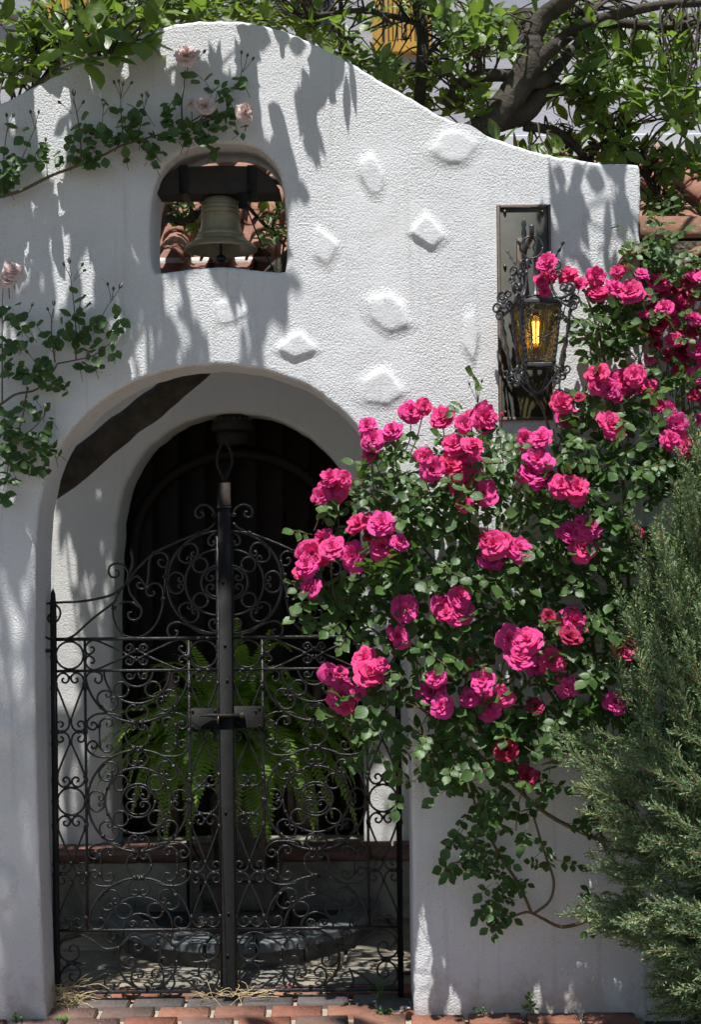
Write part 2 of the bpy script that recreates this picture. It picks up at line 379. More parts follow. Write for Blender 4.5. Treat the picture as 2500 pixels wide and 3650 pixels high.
def pxl(pts, Y=0, sub=5, closed=False):
    return [(q.x, q.z) for q in [P(a.x, a.y, Y) for a in cr([(p[0],p[1],0) for p in pts], sub)]]
def wob(L, a=.003):
    return [(x+U(-a,a), z+U(-a,a)) for x, z in L]
top = pxl([(-420,545),(-200,455),(0,369),(118,310),(235,251),(408,165),(534,110),(667,79),(785,75),(903,82),(1020,114),(1138,165),(1250,224),(1328,271),(1446,338),(1564,408),(1690,463),(1800,506),(1917,542),(2035,565),(2137,581),(2278,587)], 0, 6)
right = pxl([(2283,600),(2286,700),(2281,800),(2286,920),(2288,1200),(2296,2000),(2300,2800)], 0, 5)+[(P(2310,3600).x, -.03)]
arch = pxl([(160,3560),(146,3250),(134,2900),(126,2500),(124,2200),(130,1900),(141,1803),(169,1685),(220,1575),(314,1469),(440,1379),(589,1324),(746,1302),(863,1307),(981,1332),(1099,1379),(1178,1434),(1250,1497),(1312,1580),(1372,1690),(1415,1810),(1442,1960),(1458,2150),(1464,2500),(1470,3000),(1474,3560)], 0, 5)
outer = wob(top, .0025)+wob(right, .002)+[(arch[-1][0]+.004,-.03)]+wob(arch[::-1], .0015)+[(P(170,3640).x,-.03),(P(-420,3640).x,-.03)]
bellh = pxl([(552,974),(540,940),(534,863),(538,746),(557,652),(597,581),(667,534),(754,514),(848,514),(926,534),(981,589),(1009,667),(1020,785),(1024,887),(1019,955),(1004,970),(903,962),(816,952),(706,956),(620,968),(552,974)], 0, 5)
wall = thing('garden_wall', (0,.13,0), 'white stucco garden wall with a curved gable, arched gateway and bell opening', 'wall')
outline('plaster_wall', [outer, wob(bellh, .001)], 0, .26, M['stucco'], wall, .014, 3)
# plastered-over stones standing proud of the stucco
def patch(px, py, rx, ry, rot, h, seed):
    """an angular stone: flat, slightly tilted face with straight-ish edges, plastered over"""
    rr = random.Random(seed); c = P(px, py, 0); n = 36; nc = rr.choice([4,5,5,6]); vs = []; fs = []
    cs = sorted((k+rr.uniform(-.28,.28))*2*PI/nc for k in range(nc)); cr_ = [rr.uniform(.82,1.12) for _ in cs]
    def rad_(a):
        for k in range(nc):
            a0, a1 = cs[k], cs[(k+1)%nc]+(2*PI if k == nc-1 else 0)
            for t in (a, a+2*PI, a-2*PI):
                if a0 <= t <= a1:
                    r0, r1 = cr_[k], cr_[(k+1)%nc]; return r0*r1*math.sin(a1-a0)/(r0*math.sin(t-a0)+r1*math.sin(a1-t)+1e-9)
        return .9
    R0 = [rad_(-PI+2*PI*k/n) for k in range(n)]; R1 = [(R0[k-1]+2*R0[k]+R0[(k+1)%n])/4 for k in range(n)]
    tx, tz = rr.uniform(-.22,.22), rr.uniform(-.15,.30)
    prof_ = [(.45,1.0),(.70,1.0),(.80,.93),(.90,.66),(1.02,.34),(1.18,.12),(1.44,-.08)]
    for (q, hh) in prof_:
        for k in range(n):
            a = -PI+2*PI*k/n; f = R1[k]*(1-.35*max(0, q-1))+max(0, q-1)*.35; u, w_ = q*f*math.cos(a), q*f*math.sin(a)
            x, z = rx*u*1.18, ry*w_*1.18; x, z = x*math.cos(rot)-z*math.sin(rot), x*math.sin(rot)+z*math.cos(rot)
            tilt = 1+(tx*u+tz*w_)+(rr.uniform(-.05,.05) if q < .9 else 0)
            vs.append((c.x+x/1000, -h*.38*hh*(tilt if hh > .2 else 1), c.z+z/1000))
    vs.append((c.x, -h*.38, c.z)); m = len(prof_)
    for i in range(m-1):
        for k in range(n): fs.append((i*n+k, i*n+(k+1)%n, (i+1)*n+(k+1)%n, (i+1)*n+k))
    for k in range(n): fs.append((len(vs)-1, (k+1)%n, k))
    MB().add(vs, fs).build('stone', M['stone_patch'], wall, True, (c.x, 0, c.z))
for i, a in enumerate([(1620,525,78,56,.1,.020),(1325,628,46,66,.1,.022),(1520,832,64,58,.2,.026),(1155,872,46,72,.25,.020),(1385,1118,84,60,-.5,.026),(1680,1200,27,88,0,.020),(1065,1236,66,50,-.15,.026),(1362,1388,76,66,.1,.022),(820,1112,66,42,.1,.012),(8,2600,40,66,.2,.018),(5,3150,46,74,.1,.022)]):
    patch(*a, 40+i)
# ---------------------------------------------------------------- lower wall with a tiled coping beyond the gable's end
sw = thing('tile_capped_wall', (1.9,.16,0), 'lower white wall with mossy barrel tile coping beyond the end of the gabled wall', 'wall')
xe = P(2290,2000).x-.02
zc = P(2400,985,.1).z
MB().box((xe,.005,-.03), (3.4,.25,zc-.06)).build('plaster_wall', M['stucco'], sw, False)
MB().box((xe,.02,zc-.06), (3.4,.28,zc+.11)).build('mortar_bed', M['tilebed'], sw, False)
def barrel(name, p0, p1, r0, r1, mat, parent, n=9, th=.012, arc=PI, up=Vector((0,0,1)), flip=False):
    p0 = Vector(p0); p1 = Vector(p1); ax = (p1-p0).normalized(); sd = ax.cross(up).normalized(); u2 = sd.cross(ax).normalized()
    if flip: u2 = -u2
    vs = []; fs = []
    for (p, r) in ((p0, r0), (p1, r1)):
        for rr in (r, r-th):
            for k in range(n):
                a = PI/2-arc/2+arc*k/(n-1); vs.append(p+sd*math.cos(a)*rr+u2*math.sin(a)*rr)
    for k in range(n-1):
        fs += [(k,k+1,2*n+k+1,2*n+k),(n+k+1,n+k,3*n+k,3*n+k+1),(k+1,k,n+k,n+k+1),(2*n+k,2*n+k+1,3*n+k+1,3*n+k)]
    fs += [(0,2*n,3*n,n),(n-1,2*n-1,4*n-1,3*n-1)]
    return MB().add(vs, fs).build(name, mat, parent)
zr = P(2400,850,.14).z
for k in range(6):
    x = xe+.0+k*.34; barrel('ridge_tile', (x,.15,zr-.02+U(-.004,.004)), (x+.37,.15,zr-.014), .105, .092, M['oldtile'], sw, 11)
for k in range(9):
    x = xe+.02+k*.235
    barrel('roof_tile', (x,.11,zc+.055), (x,-.03,zc-.012), .07, .083, M['oldtile'], sw, 9)
    MB().bbox((x+.06,-.03,zc-.045), (x+.18,.12,zc-.03), .003).build('pan_tile', M['oldtile'], sw)
# ================================================================ house across the courtyard
YH = 1.3
house = thing('house', (0,YH,0), 'white house with arched doorway, terracotta tile roof and pale upper storey behind the wall', 'house')
ha = pxl([(404,3060),(402,2600),(402,2200),(412,1950),(434,1775),(502,1633),(612,1531),(738,1481),(880,1475),(1005,1502),(1115,1570),(1209,1665),(1258,1770),(1284,1900),(1294,2200),(1298,2600),(1300,3060)], YH, 5)
ho = [(-3.4,.2)]+[(-3.4,2.98),(3.4,2.98),(3.4,.2)]+[(ha[-1][0],.2)]+wob(ha[::-1],.003)+[(ha[0][0],.2)]
outline('wall', [ho], YH, YH+.27, M['house'], house, .02, 3)
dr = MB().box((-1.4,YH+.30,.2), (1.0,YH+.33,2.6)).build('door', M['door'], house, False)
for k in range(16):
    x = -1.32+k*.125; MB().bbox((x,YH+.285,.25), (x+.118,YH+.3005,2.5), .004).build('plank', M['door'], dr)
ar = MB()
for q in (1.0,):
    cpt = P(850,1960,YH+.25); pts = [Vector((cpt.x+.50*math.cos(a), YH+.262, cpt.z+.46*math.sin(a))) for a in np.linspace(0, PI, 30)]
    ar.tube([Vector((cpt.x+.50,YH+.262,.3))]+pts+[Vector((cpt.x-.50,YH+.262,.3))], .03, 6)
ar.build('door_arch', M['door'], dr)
# low stained wall and brick ledge in front of the doorway
low = MB().box((-3.2,1.12,-.03), (3.2,YH+.5,.262)).build('low_wall', M['lowwall'], house, False)
for k in range(30):
    x = -3.0+k*.205; MB().bbox((x,1.105,.2625), (x+.195,1.205,.305), .005).build('brick', M['terra'], low)
    MB().bbox((x-.1,1.215,.2625), (x+.095,1.31,.302), .005).build('brick', M['terra'], low)
# tiled roof over the doorway, upper storey behind it
E0 = Vector((0,1.02,2.86)); E1 = Vector((0,3.0,3.86)); sl_ = (E1-E0)
rf = MB().add([(-3.4,E0.y,E0.z-.05),(3.4,E0.y,E0.z-.05),(3.4,E1.y,E1.z-.05),(-3.4,E1.y,E1.z-.05),(-3.4,E0.y,E0.z-.09),(3.4,E0.y,E0.z-.09),(3.4,E1.y,E1.z-.09),(-3.4,E1.y,E1.z-.09)], [(0,1,2,3),(7,6,5,4),(0,4,5,1),(1,5,6,2),(2,6,7,3),(3,7,4,0)]).build('roof', M['terra'], house, False)
up = Vector((0,-sl_.z,sl_.y)).normalized(); nr = 7
tcv = tpn = None
for i in range(-8, 13):
    x = i*.20+.02
    for j in range(nr):
        a = E0+sl_*(j/nr)+up*.012*0; b = E0+sl_*((j+1.16)/nr)
        o1 = Vector((x+U(-.006,.006), a.y, a.z+.045)); o2 = Vector((x, b.y, b.z+.030))
        barrel('roof_tile', o1, o2, .068, .058, M['tile'], rf, 7)
        if i < 9 and i > -5:
            barrel('pan_tile', o1+Vector((.1,0,-.02)), o2+Vector((.1,0,-.035)), .072, .066, M['tile'], rf, 5, arc=PI*.7, flip=True)
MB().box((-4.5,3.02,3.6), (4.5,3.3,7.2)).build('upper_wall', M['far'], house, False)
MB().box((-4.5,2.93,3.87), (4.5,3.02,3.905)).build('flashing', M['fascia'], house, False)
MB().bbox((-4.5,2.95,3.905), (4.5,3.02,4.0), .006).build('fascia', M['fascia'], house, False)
def shutter_win(px0, px1, py0, py1, lattice):
    a = P(px0, py1, 3.0); b = P(px1, py0, 3.0); w = MB().box((a.x,2.985,a.z), (b.x,3.025,b.z)).build('window', M['window_dark'], house, False)
    t = .055
    fr = MB().box((a.x-t,2.96,a.z-t),(a.x,3.02,b.z+t)).box((b.x,2.96,a.z-t),(b.x+t,3.02,b.z+t)).box((a.x,2.96,a.z-t),(b.x,3.02,a.z)).box((a.x,2.96,b.z),(b.x,3.02,b.z+t))
    fr.build('window_frame', M['yellow'], w, False)
    zmid = a.z+(b.z-a.z)*.48; MB().box((a.x,2.965,zmid),(b.x,3.0,zmid+.035)).build('rail', M['yellow'], w, False)
    n = 9
    for k in range(1, n):
        x = a.x+(b.x-a.x)*k/n; MB().box((x-.009,2.968,a.z if lattice else zmid),(x+.009,2.985,zmid)).build('slat', M['yellow'], w, False)
shutter_win(1362, 1500, -260, 160, True)
shutter_win(190, 300, -260, 130, True)
a = P(20, 60, 3.0); MB().bbox((a.x-.25,2.97,a.z),(a.x+.16,3.03,a.z+1.2), .006).build('shutter', M['shutter'], house, False)
a = P(1130, 110, 3.0); MB().bbox((a.x-.12,2.98,a.z),(a.x+.10,3.03,a.z+1.2), .006).build('window', M['window_dark'], house, False)
a = P(1860, 40, 3.0); MB().bbox((a.x-.2,2.97,a.z),(a.x+.3,3.03,a.z+1.2), .006).build('shutter', M['shutter'], house, False)
# pierced lantern hanging in the doorway
q = P(828, 1512, 1.42)
hl = thing('doorway_lantern', (q.x,1.42,q.z-.33), 'dark pierced metal lantern hanging in the arched doorway of the house', 'lantern')
MB().lathe([(.0,.075),(.03,.072),(.072,.045),(.094,.0),(.098,-.03),(.0,-.03)], 20, (q.x,1.42,q.z)).build('dome', M['beam'], hl)
MB().lathe([(.0,-.03),(.075,-.032),(.07,-.09),(0,-.10)], 12, (q.x,1.42,q.z)).build('body', M['beam'], hl)
MB().tube([(q.x,1.42,q.z+.07),(q.x,1.42,q.z+.15)], .006, 6).build('stem', M['iron'], hl)
hb = MB()
for k in range(18):
    for j in range(2):
        a = k*2*PI/18+j*.17; r0, z0 = ((.086,.022),(.066,.05))[j]
        c = Vector((q.x+r0*math.cos(a), 1.42+r0*math.sin(a), q.z+z0)); hb.lathe([(.0,-.007),(.007,0),(0,.007)], 6, c)
hb.build('pierced_bead', M['brass'], hl)
# ================================================================ BELL
BY = .135
bx = P(787, 800, BY).x; zt = P(787, 706, BY).z; s_ = (D+BY)/F
bell = thing('bell', (bx,BY,zt-.22), 'weathered bronze bell with ringed bands hanging in the wall opening', 'bell')
def bz(py): return P(787, py, BY).z
prof = [(0,bz(702)),(30,bz(703)),(52,bz(710)),(63,bz(722)),(66,bz(733)),(66.5,bz(738)),(69,bz(740)),(69,bz(743)),(66.5,bz(745)),(67,bz(752)),(69.5,bz(754)),(69.5,bz(757)),(67.5,bz(759)),(68,bz(768)),(71,bz(771)),(71,bz(775)),(69,bz(777)),(70,bz(800)),(74,bz(820)),(80,bz(834)),(84,bz(838)),(84,bz(842)),(83,bz(844)),(88,bz(851)),(92,bz(853)),(92,bz(856)),(98,bz(862)),(110,bz(872)),(116,bz(874)),(117,bz(878)),(126,bz(884)),(130,bz(890)),(130,bz(893)),(127,bz(895)),(118,bz(893)),(96,bz(870)),(72,bz(838)),(62,bz(800)),(58,bz(740)),(0,bz(725))]
MB().lathe([(r*s_, z) for r, z in prof], 48, (bx,BY,0)).build('bell_body', M['bronze'], bell)
MB().tube([(bx,BY,bz(730)),(bx,BY,bz(912))], .006, 8).lathe([(0,bz(908)),(.012,bz(911)),(.019,bz(919)),(.020,bz(926)),(.015,bz(934)),(.006,bz(938)),(.006,bz(948)),(0,bz(949))], 16, (bx,BY,0)).build('clapper', M['iron'], bell)
MB().bbox((bx-.03,BY-.02,bz(708)), (bx+.03,BY+.02,bz(690)), .004).build('hanger', M['iron'], bell)
bm = thing('bell_beam', (bx,BY,zt), 'dark timber beam with sloped ends carrying the bronze bell', 'beam')
def slab(pts, y0, y1, name, mat, parent, bev=.004):
    m = MB(); n = len(pts); vs = [(x,y0,z) for x, z in pts]+[(x,y1,z) for x, z in pts]
    m.add(vs, [tuple(range(n)), tuple(range(2*n-1,n-1,-1))]+[(k,n+k,n+(k+1)%n,(k+1)%n) for k in range(n)])
    return soft(m.build(name, mat, parent, False), 2, bev)
bp = [(P(a, b, BY).x, P(a, b, BY).z) for a, b in [(560,707),(566,690),(585,655),(645,612),(780,607),(915,610),(965,642),(1000,690),(1003,705)]]
slab(bp, .07, .20, 'timber', M['beam'], bm)
for xx in (663, 902):
    a = P(xx-15, 705, BY); b = P(xx+15, 609, BY); MB().bbox((a.x,.064,a.z-.002), (b.x,.206,b.z+.002), .002).build('strap', M['iron'], bm)
a = P(851, 745, .06); b = P(879, 688, .06); MB().bbox((a.x,.045,a.z), (b.x,.064,b.z), .002).build('bracket', M['bar'], bm)
pr = MB().tube([P(880,745,.055), P(925,855,.10), P(984,985,.19)], .0028, 6).build('bell_pull_rod', M['iron']); tag(pr, 'thin dark rod slanting down beside the bronze bell', 'rod')
# ================================================================ GATE
GY = .17; CX = 799.0
def leaf_builder(mir, label):
    c = G(480 if not mir else 2*CX-480, 3524, GY)
    th = thing('gate_leaf', (c.x, GY, .03), label, 'gate', 'leaves of the wrought iron gate')
    def X(gx, gy, y=GY):
        if mir: gx = 2*CX-gx
        return G(gx, gy, y)
    def curve(pts, r=.0040, name='scroll', sub=4, y=GY):
        y = y+U(-.002,.002)
        q = [X(a.x, a.y, y) for a in cr([(p[0],p[1],0) for p in pts], sub)]
        m = len(q); rr = [r*(.8+.2*min(1, i/3, (m-1-i)/3)) if name == 'scroll' else r for i in range(m)]
        return MB().tube(q, rr, 6).build(name, M['iron'], th)
    def ring(cx, cy, r, rad=.0040, a0=0, a1=360, name='ring'):
        n = max(14, int(abs(a1-a0)/360*(18+r/4)))
        return MB().tube([X(cx+r*math.cos(math.radians(a0+(a1-a0)*k/n)), cy+r*math.sin(math.radians(a0+(a1-a0)*k/n))) for k in range(n+1)], rad, 6).build(name, M['iron'], th)
    def collar(gx, gy, w=7, h=8, ang=0):
        p = X(gx, gy); Mx = Matrix.Translation(p) @ Matrix.Rotation(math.radians(ang), 4, 'Y')
        MB().bbox((-w/1000,-.0085,-h/1000), (w/1000,.0085,h/1000), .0025, Mx).build('collar', M['iron'], th)
    def bar(x0, y0, x1, y1, r=.0052, name='bar'):
        MB().tube([X(x0,y0), X((x0+x1)/2,(y0+y1)/2), X(x1,y1)], r, 6).build(name, M['iron'], th)
    # stiles and rails
    p0 = X(186,2130); p1 = X(188,3560); MB().bbox((p0.x-.0105,GY-.0105,p1.z), (p0.x+.0105,GY+.0105,p0.z), .003).lathe([(.0105,p0.z-.002),(.009,p0.z+.025),(0,p0.z+.05)], 6, (p0.x,GY,0)).build('stile', M['bar'], th)
    bar(297,2268,297,3305); bar(668,2268,668,3305); bar(774,1905,774,3530,.007,'stile')
    for yy, r in ((2268,.0068),(2381,.0055),(3305,.0058)): bar(180,yy,776,yy,r,'rail')
    a = X(180,3524); b = X(776,3524); MB().bbox((min(a.x,b.x),GY-.007,a.z-.007), (max(a.x,b.x),GY+.007,a.z+.007), .002).build('rail', M['iron'], th)
    for yy in (2190,2330,2441,2597,2640,2770,2845,2930,3067,3105,3285,3400,3480): collar(186,yy,13,8)
    def lyre(xc, y0, y1, w=50):
        d = 1 if y1 > y0 else -1
        for s in (-1, 1):
            pts = [(0,abs(y1-y0)),(w*.55,100),(w-3,50),(w,34),(w-7,13),(w-24,2),(9,9),(4,21),(7,31),(16,37),(26,33),(27,24),(20,20)]
            curve([(xc+s*px, y0+d*py) for px, py in pts])
        collar(xc, y0+d*18, 5, 6); collar(xc, y1-d*3, 6, 8)
        for s in (-1,1): collar(xc+s*(w+1), y0+d*42, 7, 8)
    def knot(xc, yc, w=50):
        for sx in (-1,1):
            for sy in (-1,1):
                pts = [(36,17),(29,20),(26,28),(32,36),(43,36),(w,26),(w-1,10),(38,1.5),(22,2),(8,14),(2,36)]
                curve([(xc+sx*a, yc+sy*b) for a, b in pts])
            collar(xc+sx*30, yc, 9, 6); 
    for xc in (243, 721):
        ring(xc, 2325, 49)
        lyre(xc, 2386, 2561); knot(xc, 2597); lyre(xc, 2796, 2633)
        ring(xc, 2845, 49); lyre(xc, 2895, 3067); knot(xc, 3102); lyre(xc, 3300, 3137)
        for yy in (2796, 2895, 2381, 2268): collar(xc-16, yy, 9, 6); collar(xc+16, yy, 9, 6)
    for yy in (2330,2441,2597,2770,2845,2930,3102): collar(297,yy,7,9); collar(668,yy,7,9)
    # panel between the upper rails
    mx = 482.5
    for sx in (-1,1):
        for sy in (-1,1):
            def T(pts): return [(mx+sx*a, 2325+sy*b) for a, b in pts]
            curve(T([(4,6),(16,34),(32,34),(38,22),(28,14),(20,22),(25,27)]) if sy else [])
            curve(T([(30,1),(70,19),(140,50),(165,50),(182,32),(181,12),(172,3),(160,8),(152,18),(156,28),(166,27)]))
        collar(mx+sx*33, 2325, 9, 6)
    for sy in (-1,1): curve([(mx-28,2325+sy*3),(mx-10,2325+sy*12),(mx,2325+sy*20),(mx+10,2325+sy*12),(mx+28,2325+sy*3)])
    # concentric medallion pieces
    def pairs(cx, cy, ro, ri, angs):
        for a in angs:
            t = math.radians(a); ca, sa = math.cos(t), math.sin(t); k = (ro-ri)/62.0
            for s in (-1,1):
                pts = [(3,5),(8,24),(24,36),(42,34),(54,24),(57,12),(50,4),(41,7),(40,15),(46,18)]
                curve([(cx+ca*(ro-p*k)-sa*s*q*k, cy+sa*(ro-p*k)+ca*s*q*k) for p, q in pts])
            collar(cx+ca*(ro-1), cy+sa*(ro-1), 7, 7, a); 
    def quad(cx, cy):
        for sy in (-1,1):
            for sx in (-1,1): curve([(cx+sx*a, cy+sy*b) for a, b in [(2,50),(26,44),(42,24),(36,8),(18,4),(8,12),(12,22),(20,20),(18,14)]])
    cy = 2845
    ring(mx, cy, 181, .0048); ring(mx, cy, 118, .0042); ring(mx, cy, 60, .0042)
    pairs(mx, cy, 180, 118, [0,45,90,135,180,225,270,315]); quad(mx, cy)
    for a in (45,135,225,315): ring(mx+89*math.cos(math.radians(a)), cy+89*math.sin(math.radians(a)), 27)
    for a in range(22, 360, 45): collar(mx+118*math.cos(math.radians(a)), cy+118*math.sin(math.radians(a)), 6, 6, a)
    for cy, a0, sg in ((2381,0,1),(3305,180,-1)):
        ring(mx, cy, 185, .0048, a0, a0+180); ring(mx, cy, 118, .0042, a0, a0+180); ring(mx, cy, 58, .004, a0, a0+180)
        pairs(mx, cy, 184, 118, [a0+45, a0+90, a0+135])
        for a in (a0+50, a0+130): ring(mx+88*math.cos(math.radians(a)), cy+88*math.sin(math.radians(a)), 27)
        for s in (-1,1):
            curve([(mx+s*a, cy+sg*b) for a, b in [(4,10),(14,28),(30,30),(36,18),(26,12),(19,19),(24,23)]])
            curve([(mx+s*a, cy+sg*b) for a, b in [(183,28),(172,8),(150,3),(128,12),(126,34),(138,44),(150,36),(147,24)]])
    for cy, r in ((2611,43),(3071,44)):
        ring(mx, cy, r)
        for s in (-1,1): curve([(mx+s*a, cy-r+b) for a, b in [(1,3),(5,18),(16,26),(26,20),(24,10),(16,11),(18,17)]])
        collar(mx-15, cy-r-3, 8, 7); collar(mx+15, cy-r-3, 8, 7); collar(mx-14, cy+r+2, 8, 7); collar(mx+14, cy+r+2, 8, 7)
        for sx in (-1,1):
            for sy in (-1,1):
                def T(pts): return [(mx+sx*a, cy+sy*b) for a, b in pts]
                curve(T([(62,64),(82,74),(120,78),(150,74),(172,60),(181,42),(174,26),(158,20),(146,30),(150,44),(162,46),(165,36)]))
                curve(T([(136,0),(136,34),(132,48),(116,60),(98,58),(90,44),(98,32),(110,36),(108,46)]))
                collar(mx+sx*137, cy+sy*34, 6, 8)
    # bottom panel
    ring(mx+26, 3413, 105, .0046)
    for a in (90, 205, 335):
        t = math.radians(a); ca, sa = math.cos(t), math.sin(t)
        for s in (-1,1): curve([(mx+26+ca*(104-p)-sa*s*q, 3413+sa*(104-p)+ca*s*q) for p, q in [(2,6),(8,36),(28,56),(58,54),(72,36),(64,18),(48,16),(42,30),(52,36)]])
        collar(mx+26+ca*104, 3413+sa*104, 8, 8, a)
    for xb, s in ((190,1),(770,-1)):
        curve([(mx+26-s*90,3362),(xb+s*170,3372),(xb+s*120,3338),(xb+s*70,3316),(xb+s*28,3328),(xb+s*6,3362),(xb+s*10,3396),(xb+s*40,3416),(xb+s*68,3404),(xb+s*76,3378),(xb+s*62,3358),(xb+s*44,3362),(xb+s*42,3376),(xb+s*52,3378)])
        curve([(xb+s*52,3460),(xb+s*42,3462),(xb+s*42,3476),(xb+s*60,3484),(xb+s*78,3466),(xb+s*76,3442),(xb+s*52,3424),(xb+s*24,3436),(xb+s*8,3464),(xb+s*14,3496),(xb+s*40,3518),(xb+s*80,3519),(xb+s*130,3480),(xb+s*170,3460),(xb+s*200,3470)])
        q = [X(xb+s*a, b) for a, b in ((46,3420),(70,3420),(82,3424),(96,3422),(112,3428))]
        MB().tube(q, [.004,.0045,.007,.0045,.001], 5).build('spear', M['iron'], th)
        collar(xb+s*45, 3420, 14, 7)
        curve([(xb+s*180,3448),(xb+s*168,3478),(xb+s*166,3500),(xb+s*178,3516),(xb+s*196,3514),(xb+s*202,3502),(xb+s*194,3494)])
        curve([(xb+s*196,3350),(xb+s*176,3340),(xb+s*172,3322),(xb+s*186,3312),(xb+s*200,3318),(xb+s*204,3332),(xb+s*192,3336)])
    # ---- crest above the upper rail (traced, photo pixels)
    def Z(pts): return [(350+a/1.99-2.6, 1400+b/1.99-6) for a, b in pts]
    cx, cy = 776, 2071
    ring(cx, cy, 182, .0048, 90, 270); ring(cx, cy, 117, .0042, 90, 270); ring(cx, cy, 60, .0042, 90, 270)
    pairs(cx, cy, 181, 117, [135, 180, 225])
    for a in (135, 225): ring(cx+89*math.cos(math.radians(a)), cy+89*math.sin(math.radians(a)), 26)
    for sy in (-1,1):
        curve([(cx-a, cy+sy*b) for a, b in [(2,178),(24,168),(34,150),(28,134),(16,132),(12,142),(19,147)]])
        curve([(cx-a, cy+sy*b) for a, b in [(2,52),(26,44),(42,26),(38,10),(24,6),(16,15),(22,24),(28,20)]])
    curve(Z([(835,985),(720,1000),(560,1060),(400,1135),(300,1225),(240,1290),(205,1340),(110,1420),(0,1452),(-130,1472),(-300,1478),(-385,1486)]), .0046)
    curve(Z([(-385,1486),(-440,1530),(-452,1600),(-430,1680),(-350,1735),(-270,1740),(-180,1715),(-60,1610),(30,1540),(110,1480),(140,1420),(205,1340)]), .0044)
    curve(Z([(-385,1486),(-310,1490),(-270,1540),(-290,1605),(-335,1622),(-360,1592),(-345,1562),(-318,1570)]))
    curve(Z([(205,1340),(215,1270),(180,1220),(130,1205),(85,1225),(75,1270),(100,1302),(140,1295),(145,1262),(120,1255)]))
    MB().tube([X(*q) for q in Z([(205,1340),(225,1280),(245,1230),(250,1180),(240,1130),(235,1100)])], [.004,.004,.007,.004,.006,.001], 5).build('spear', M['iron'], th)
    curve(Z([(215,1345),(225,1410),(265,1470),(305,1530),(300,1580),(260,1608),(220,1595),(212,1560),(240,1550)]))
    curve(Z([(150,1490),(200,1475),(260,1490),(305,1530)]))
    curve(Z([(100,1500),(108,1600),(150,1690),(220,1728),(310,1722),(400,1650),(450,1540),(462,1440),(455,1380),(420,1348),(375,1355),(345,1385),(350,1425),(380,1438),(402,1418),(390,1398)]))
    curve(Z([(500,1190),(492,1155),(460,1132),(415,1138),(375,1165),(362,1230),(355,1320),(340,1370),(310,1388),(280,1370),(285,1345),(310,1345)]))
    curve(Z([(500,1190),(490,1225),(455,1232),(430,1205),(440,1180),(465,1185)]))
    curve(Z([(340,1370),(300,1310),(270,1298),(235,1320),(220,1350)]))
    curve(Z([(462,1440),(475,1360),(480,1290),(500,1190)]))
    curve(Z([(800,1715),(720,1700),(640,1650),(560,1625),(505,1645),(490,1690),(510,1730),(548,1728),(562,1695),(540,1682)]))
    curve(Z([(835,925),(800,960),(745,985)])); curve(Z([(835,880),(820,830),(780,800),(735,800),(700,830),(700,870),(725,888),(752,872),(748,848),(730,850)]))
    for q in [(720,1000),(400,1135),(205,1345),(-385,1486),(475,1300),(460,1460),(110,1520),(345,1380),(830,870)]: collar(*Z([q])[0], 8, 8, 25)
    # hinge strap to the jamb
    a = X(188,2308); b = X(150 if not mir else 152,2308); MB().tube([a, b], .007, 6).build('hinge_pin', M['rust'], th)
    a = X(188,3470); b = X(152,3470); MB().tube([a, b], .007, 6).build('hinge_pin', M['rust'], th)
    return th, X
la, XA = leaf_builder(False, 'black wrought iron gate leaf that carries the wide centre bar and teardrop finial')
lb, XB = leaf_builder(True, 'black wrought iron gate leaf partly covered by the pink climbing rose')
GF = GY-.022
def gb(x0, y0, x1, y1, ya, yb, name, mat, par, bev=.002):
    a = G(x0, y1, GF); b = G(x1, y0, GF); return MB().bbox((a.x,ya,a.z), (b.x,yb,b.z), bev).build(name, mat, par)
cb = gb(776,1756,823,3548,GF-.006,GF+.004,'centre_bar', M['bar'], la)
for yy in (2010,2068,2295,2420,2540,2890,3250,3400,3520): 
    q = G(798+U(-6,6), yy, GF-.006); MB().lathe([(.006,0),(.005,-.003),(0,-.005)], 8, q, 'Y').build('rivet', M['bar'], cb)
gb(781,1716,824,1798,GF-.010,GF+.012,'finial_socket', M['rust'], la); gb(774,1800,826,1806,GF-.012,GF+.012,'socket_band', M['rust'], la)
for s in (-1,1):
    q = [G(803+s*a, b, GF) for a, b in [(4,1716),(5,1700),(14,1680),(25,1655),(27,1632),(21,1602),(9,1578),(3,1560),(1,1548)]]
    MB().tube([v for v in cr(q, 4)], .0052, 6).build('finial_loop', M['bar'], la)
gb(795,1690,812,1718,GF-.006,GF+.008,'finial_stem', M['bar'], la)
plb = gb(826,2512,932,2590,GF-.006,GF+.006,'lock_plate', M['bar'], lb); pla = gb(672,2518,773,2594,GF-.002,GF+.008,'lock_plate', M['bar'], la)
for x_, y_ in ((680,2528),(680,2584),(760,2528),(762,2584)):
    q = G(x_, y_, GF-.002); MB().lathe([(.005,0),(.0045,-.003),(0,-.004)], 8, q, 'Y').build('rivet', M['bar'], pla)
for x_, y_ in ((918,2520),(918,2582),(842,2572),(905,2530)):
    q = G(x_, y_, GF-.006); MB().lathe([(.005,0),(.0045,-.003),(0,-.004)], 8, q, 'Y').build('rivet', M['bar'], plb)
q = [G(a, 2548+b, GF-.016) for a, b in ((704,0),(722,-3),(745,-4),(780,-2),(858,-3))]
lt = MB().tube(q, [.0015,.004,.0075,.0075,.007], 8).build('bolt', M['bar'], lb)
MB().lathe([(.011,.004),(.011,-.006),(.006,-.010),(0,-.010)], 10, G(856,2545,GF-.016), 'Y').build('bolt_head', M['rust'], lt)
MB().tube([G(771,2546,GF-.020), G(769,2574,GF-.024)], .003, 6).build('pin', M['brass'], lt)
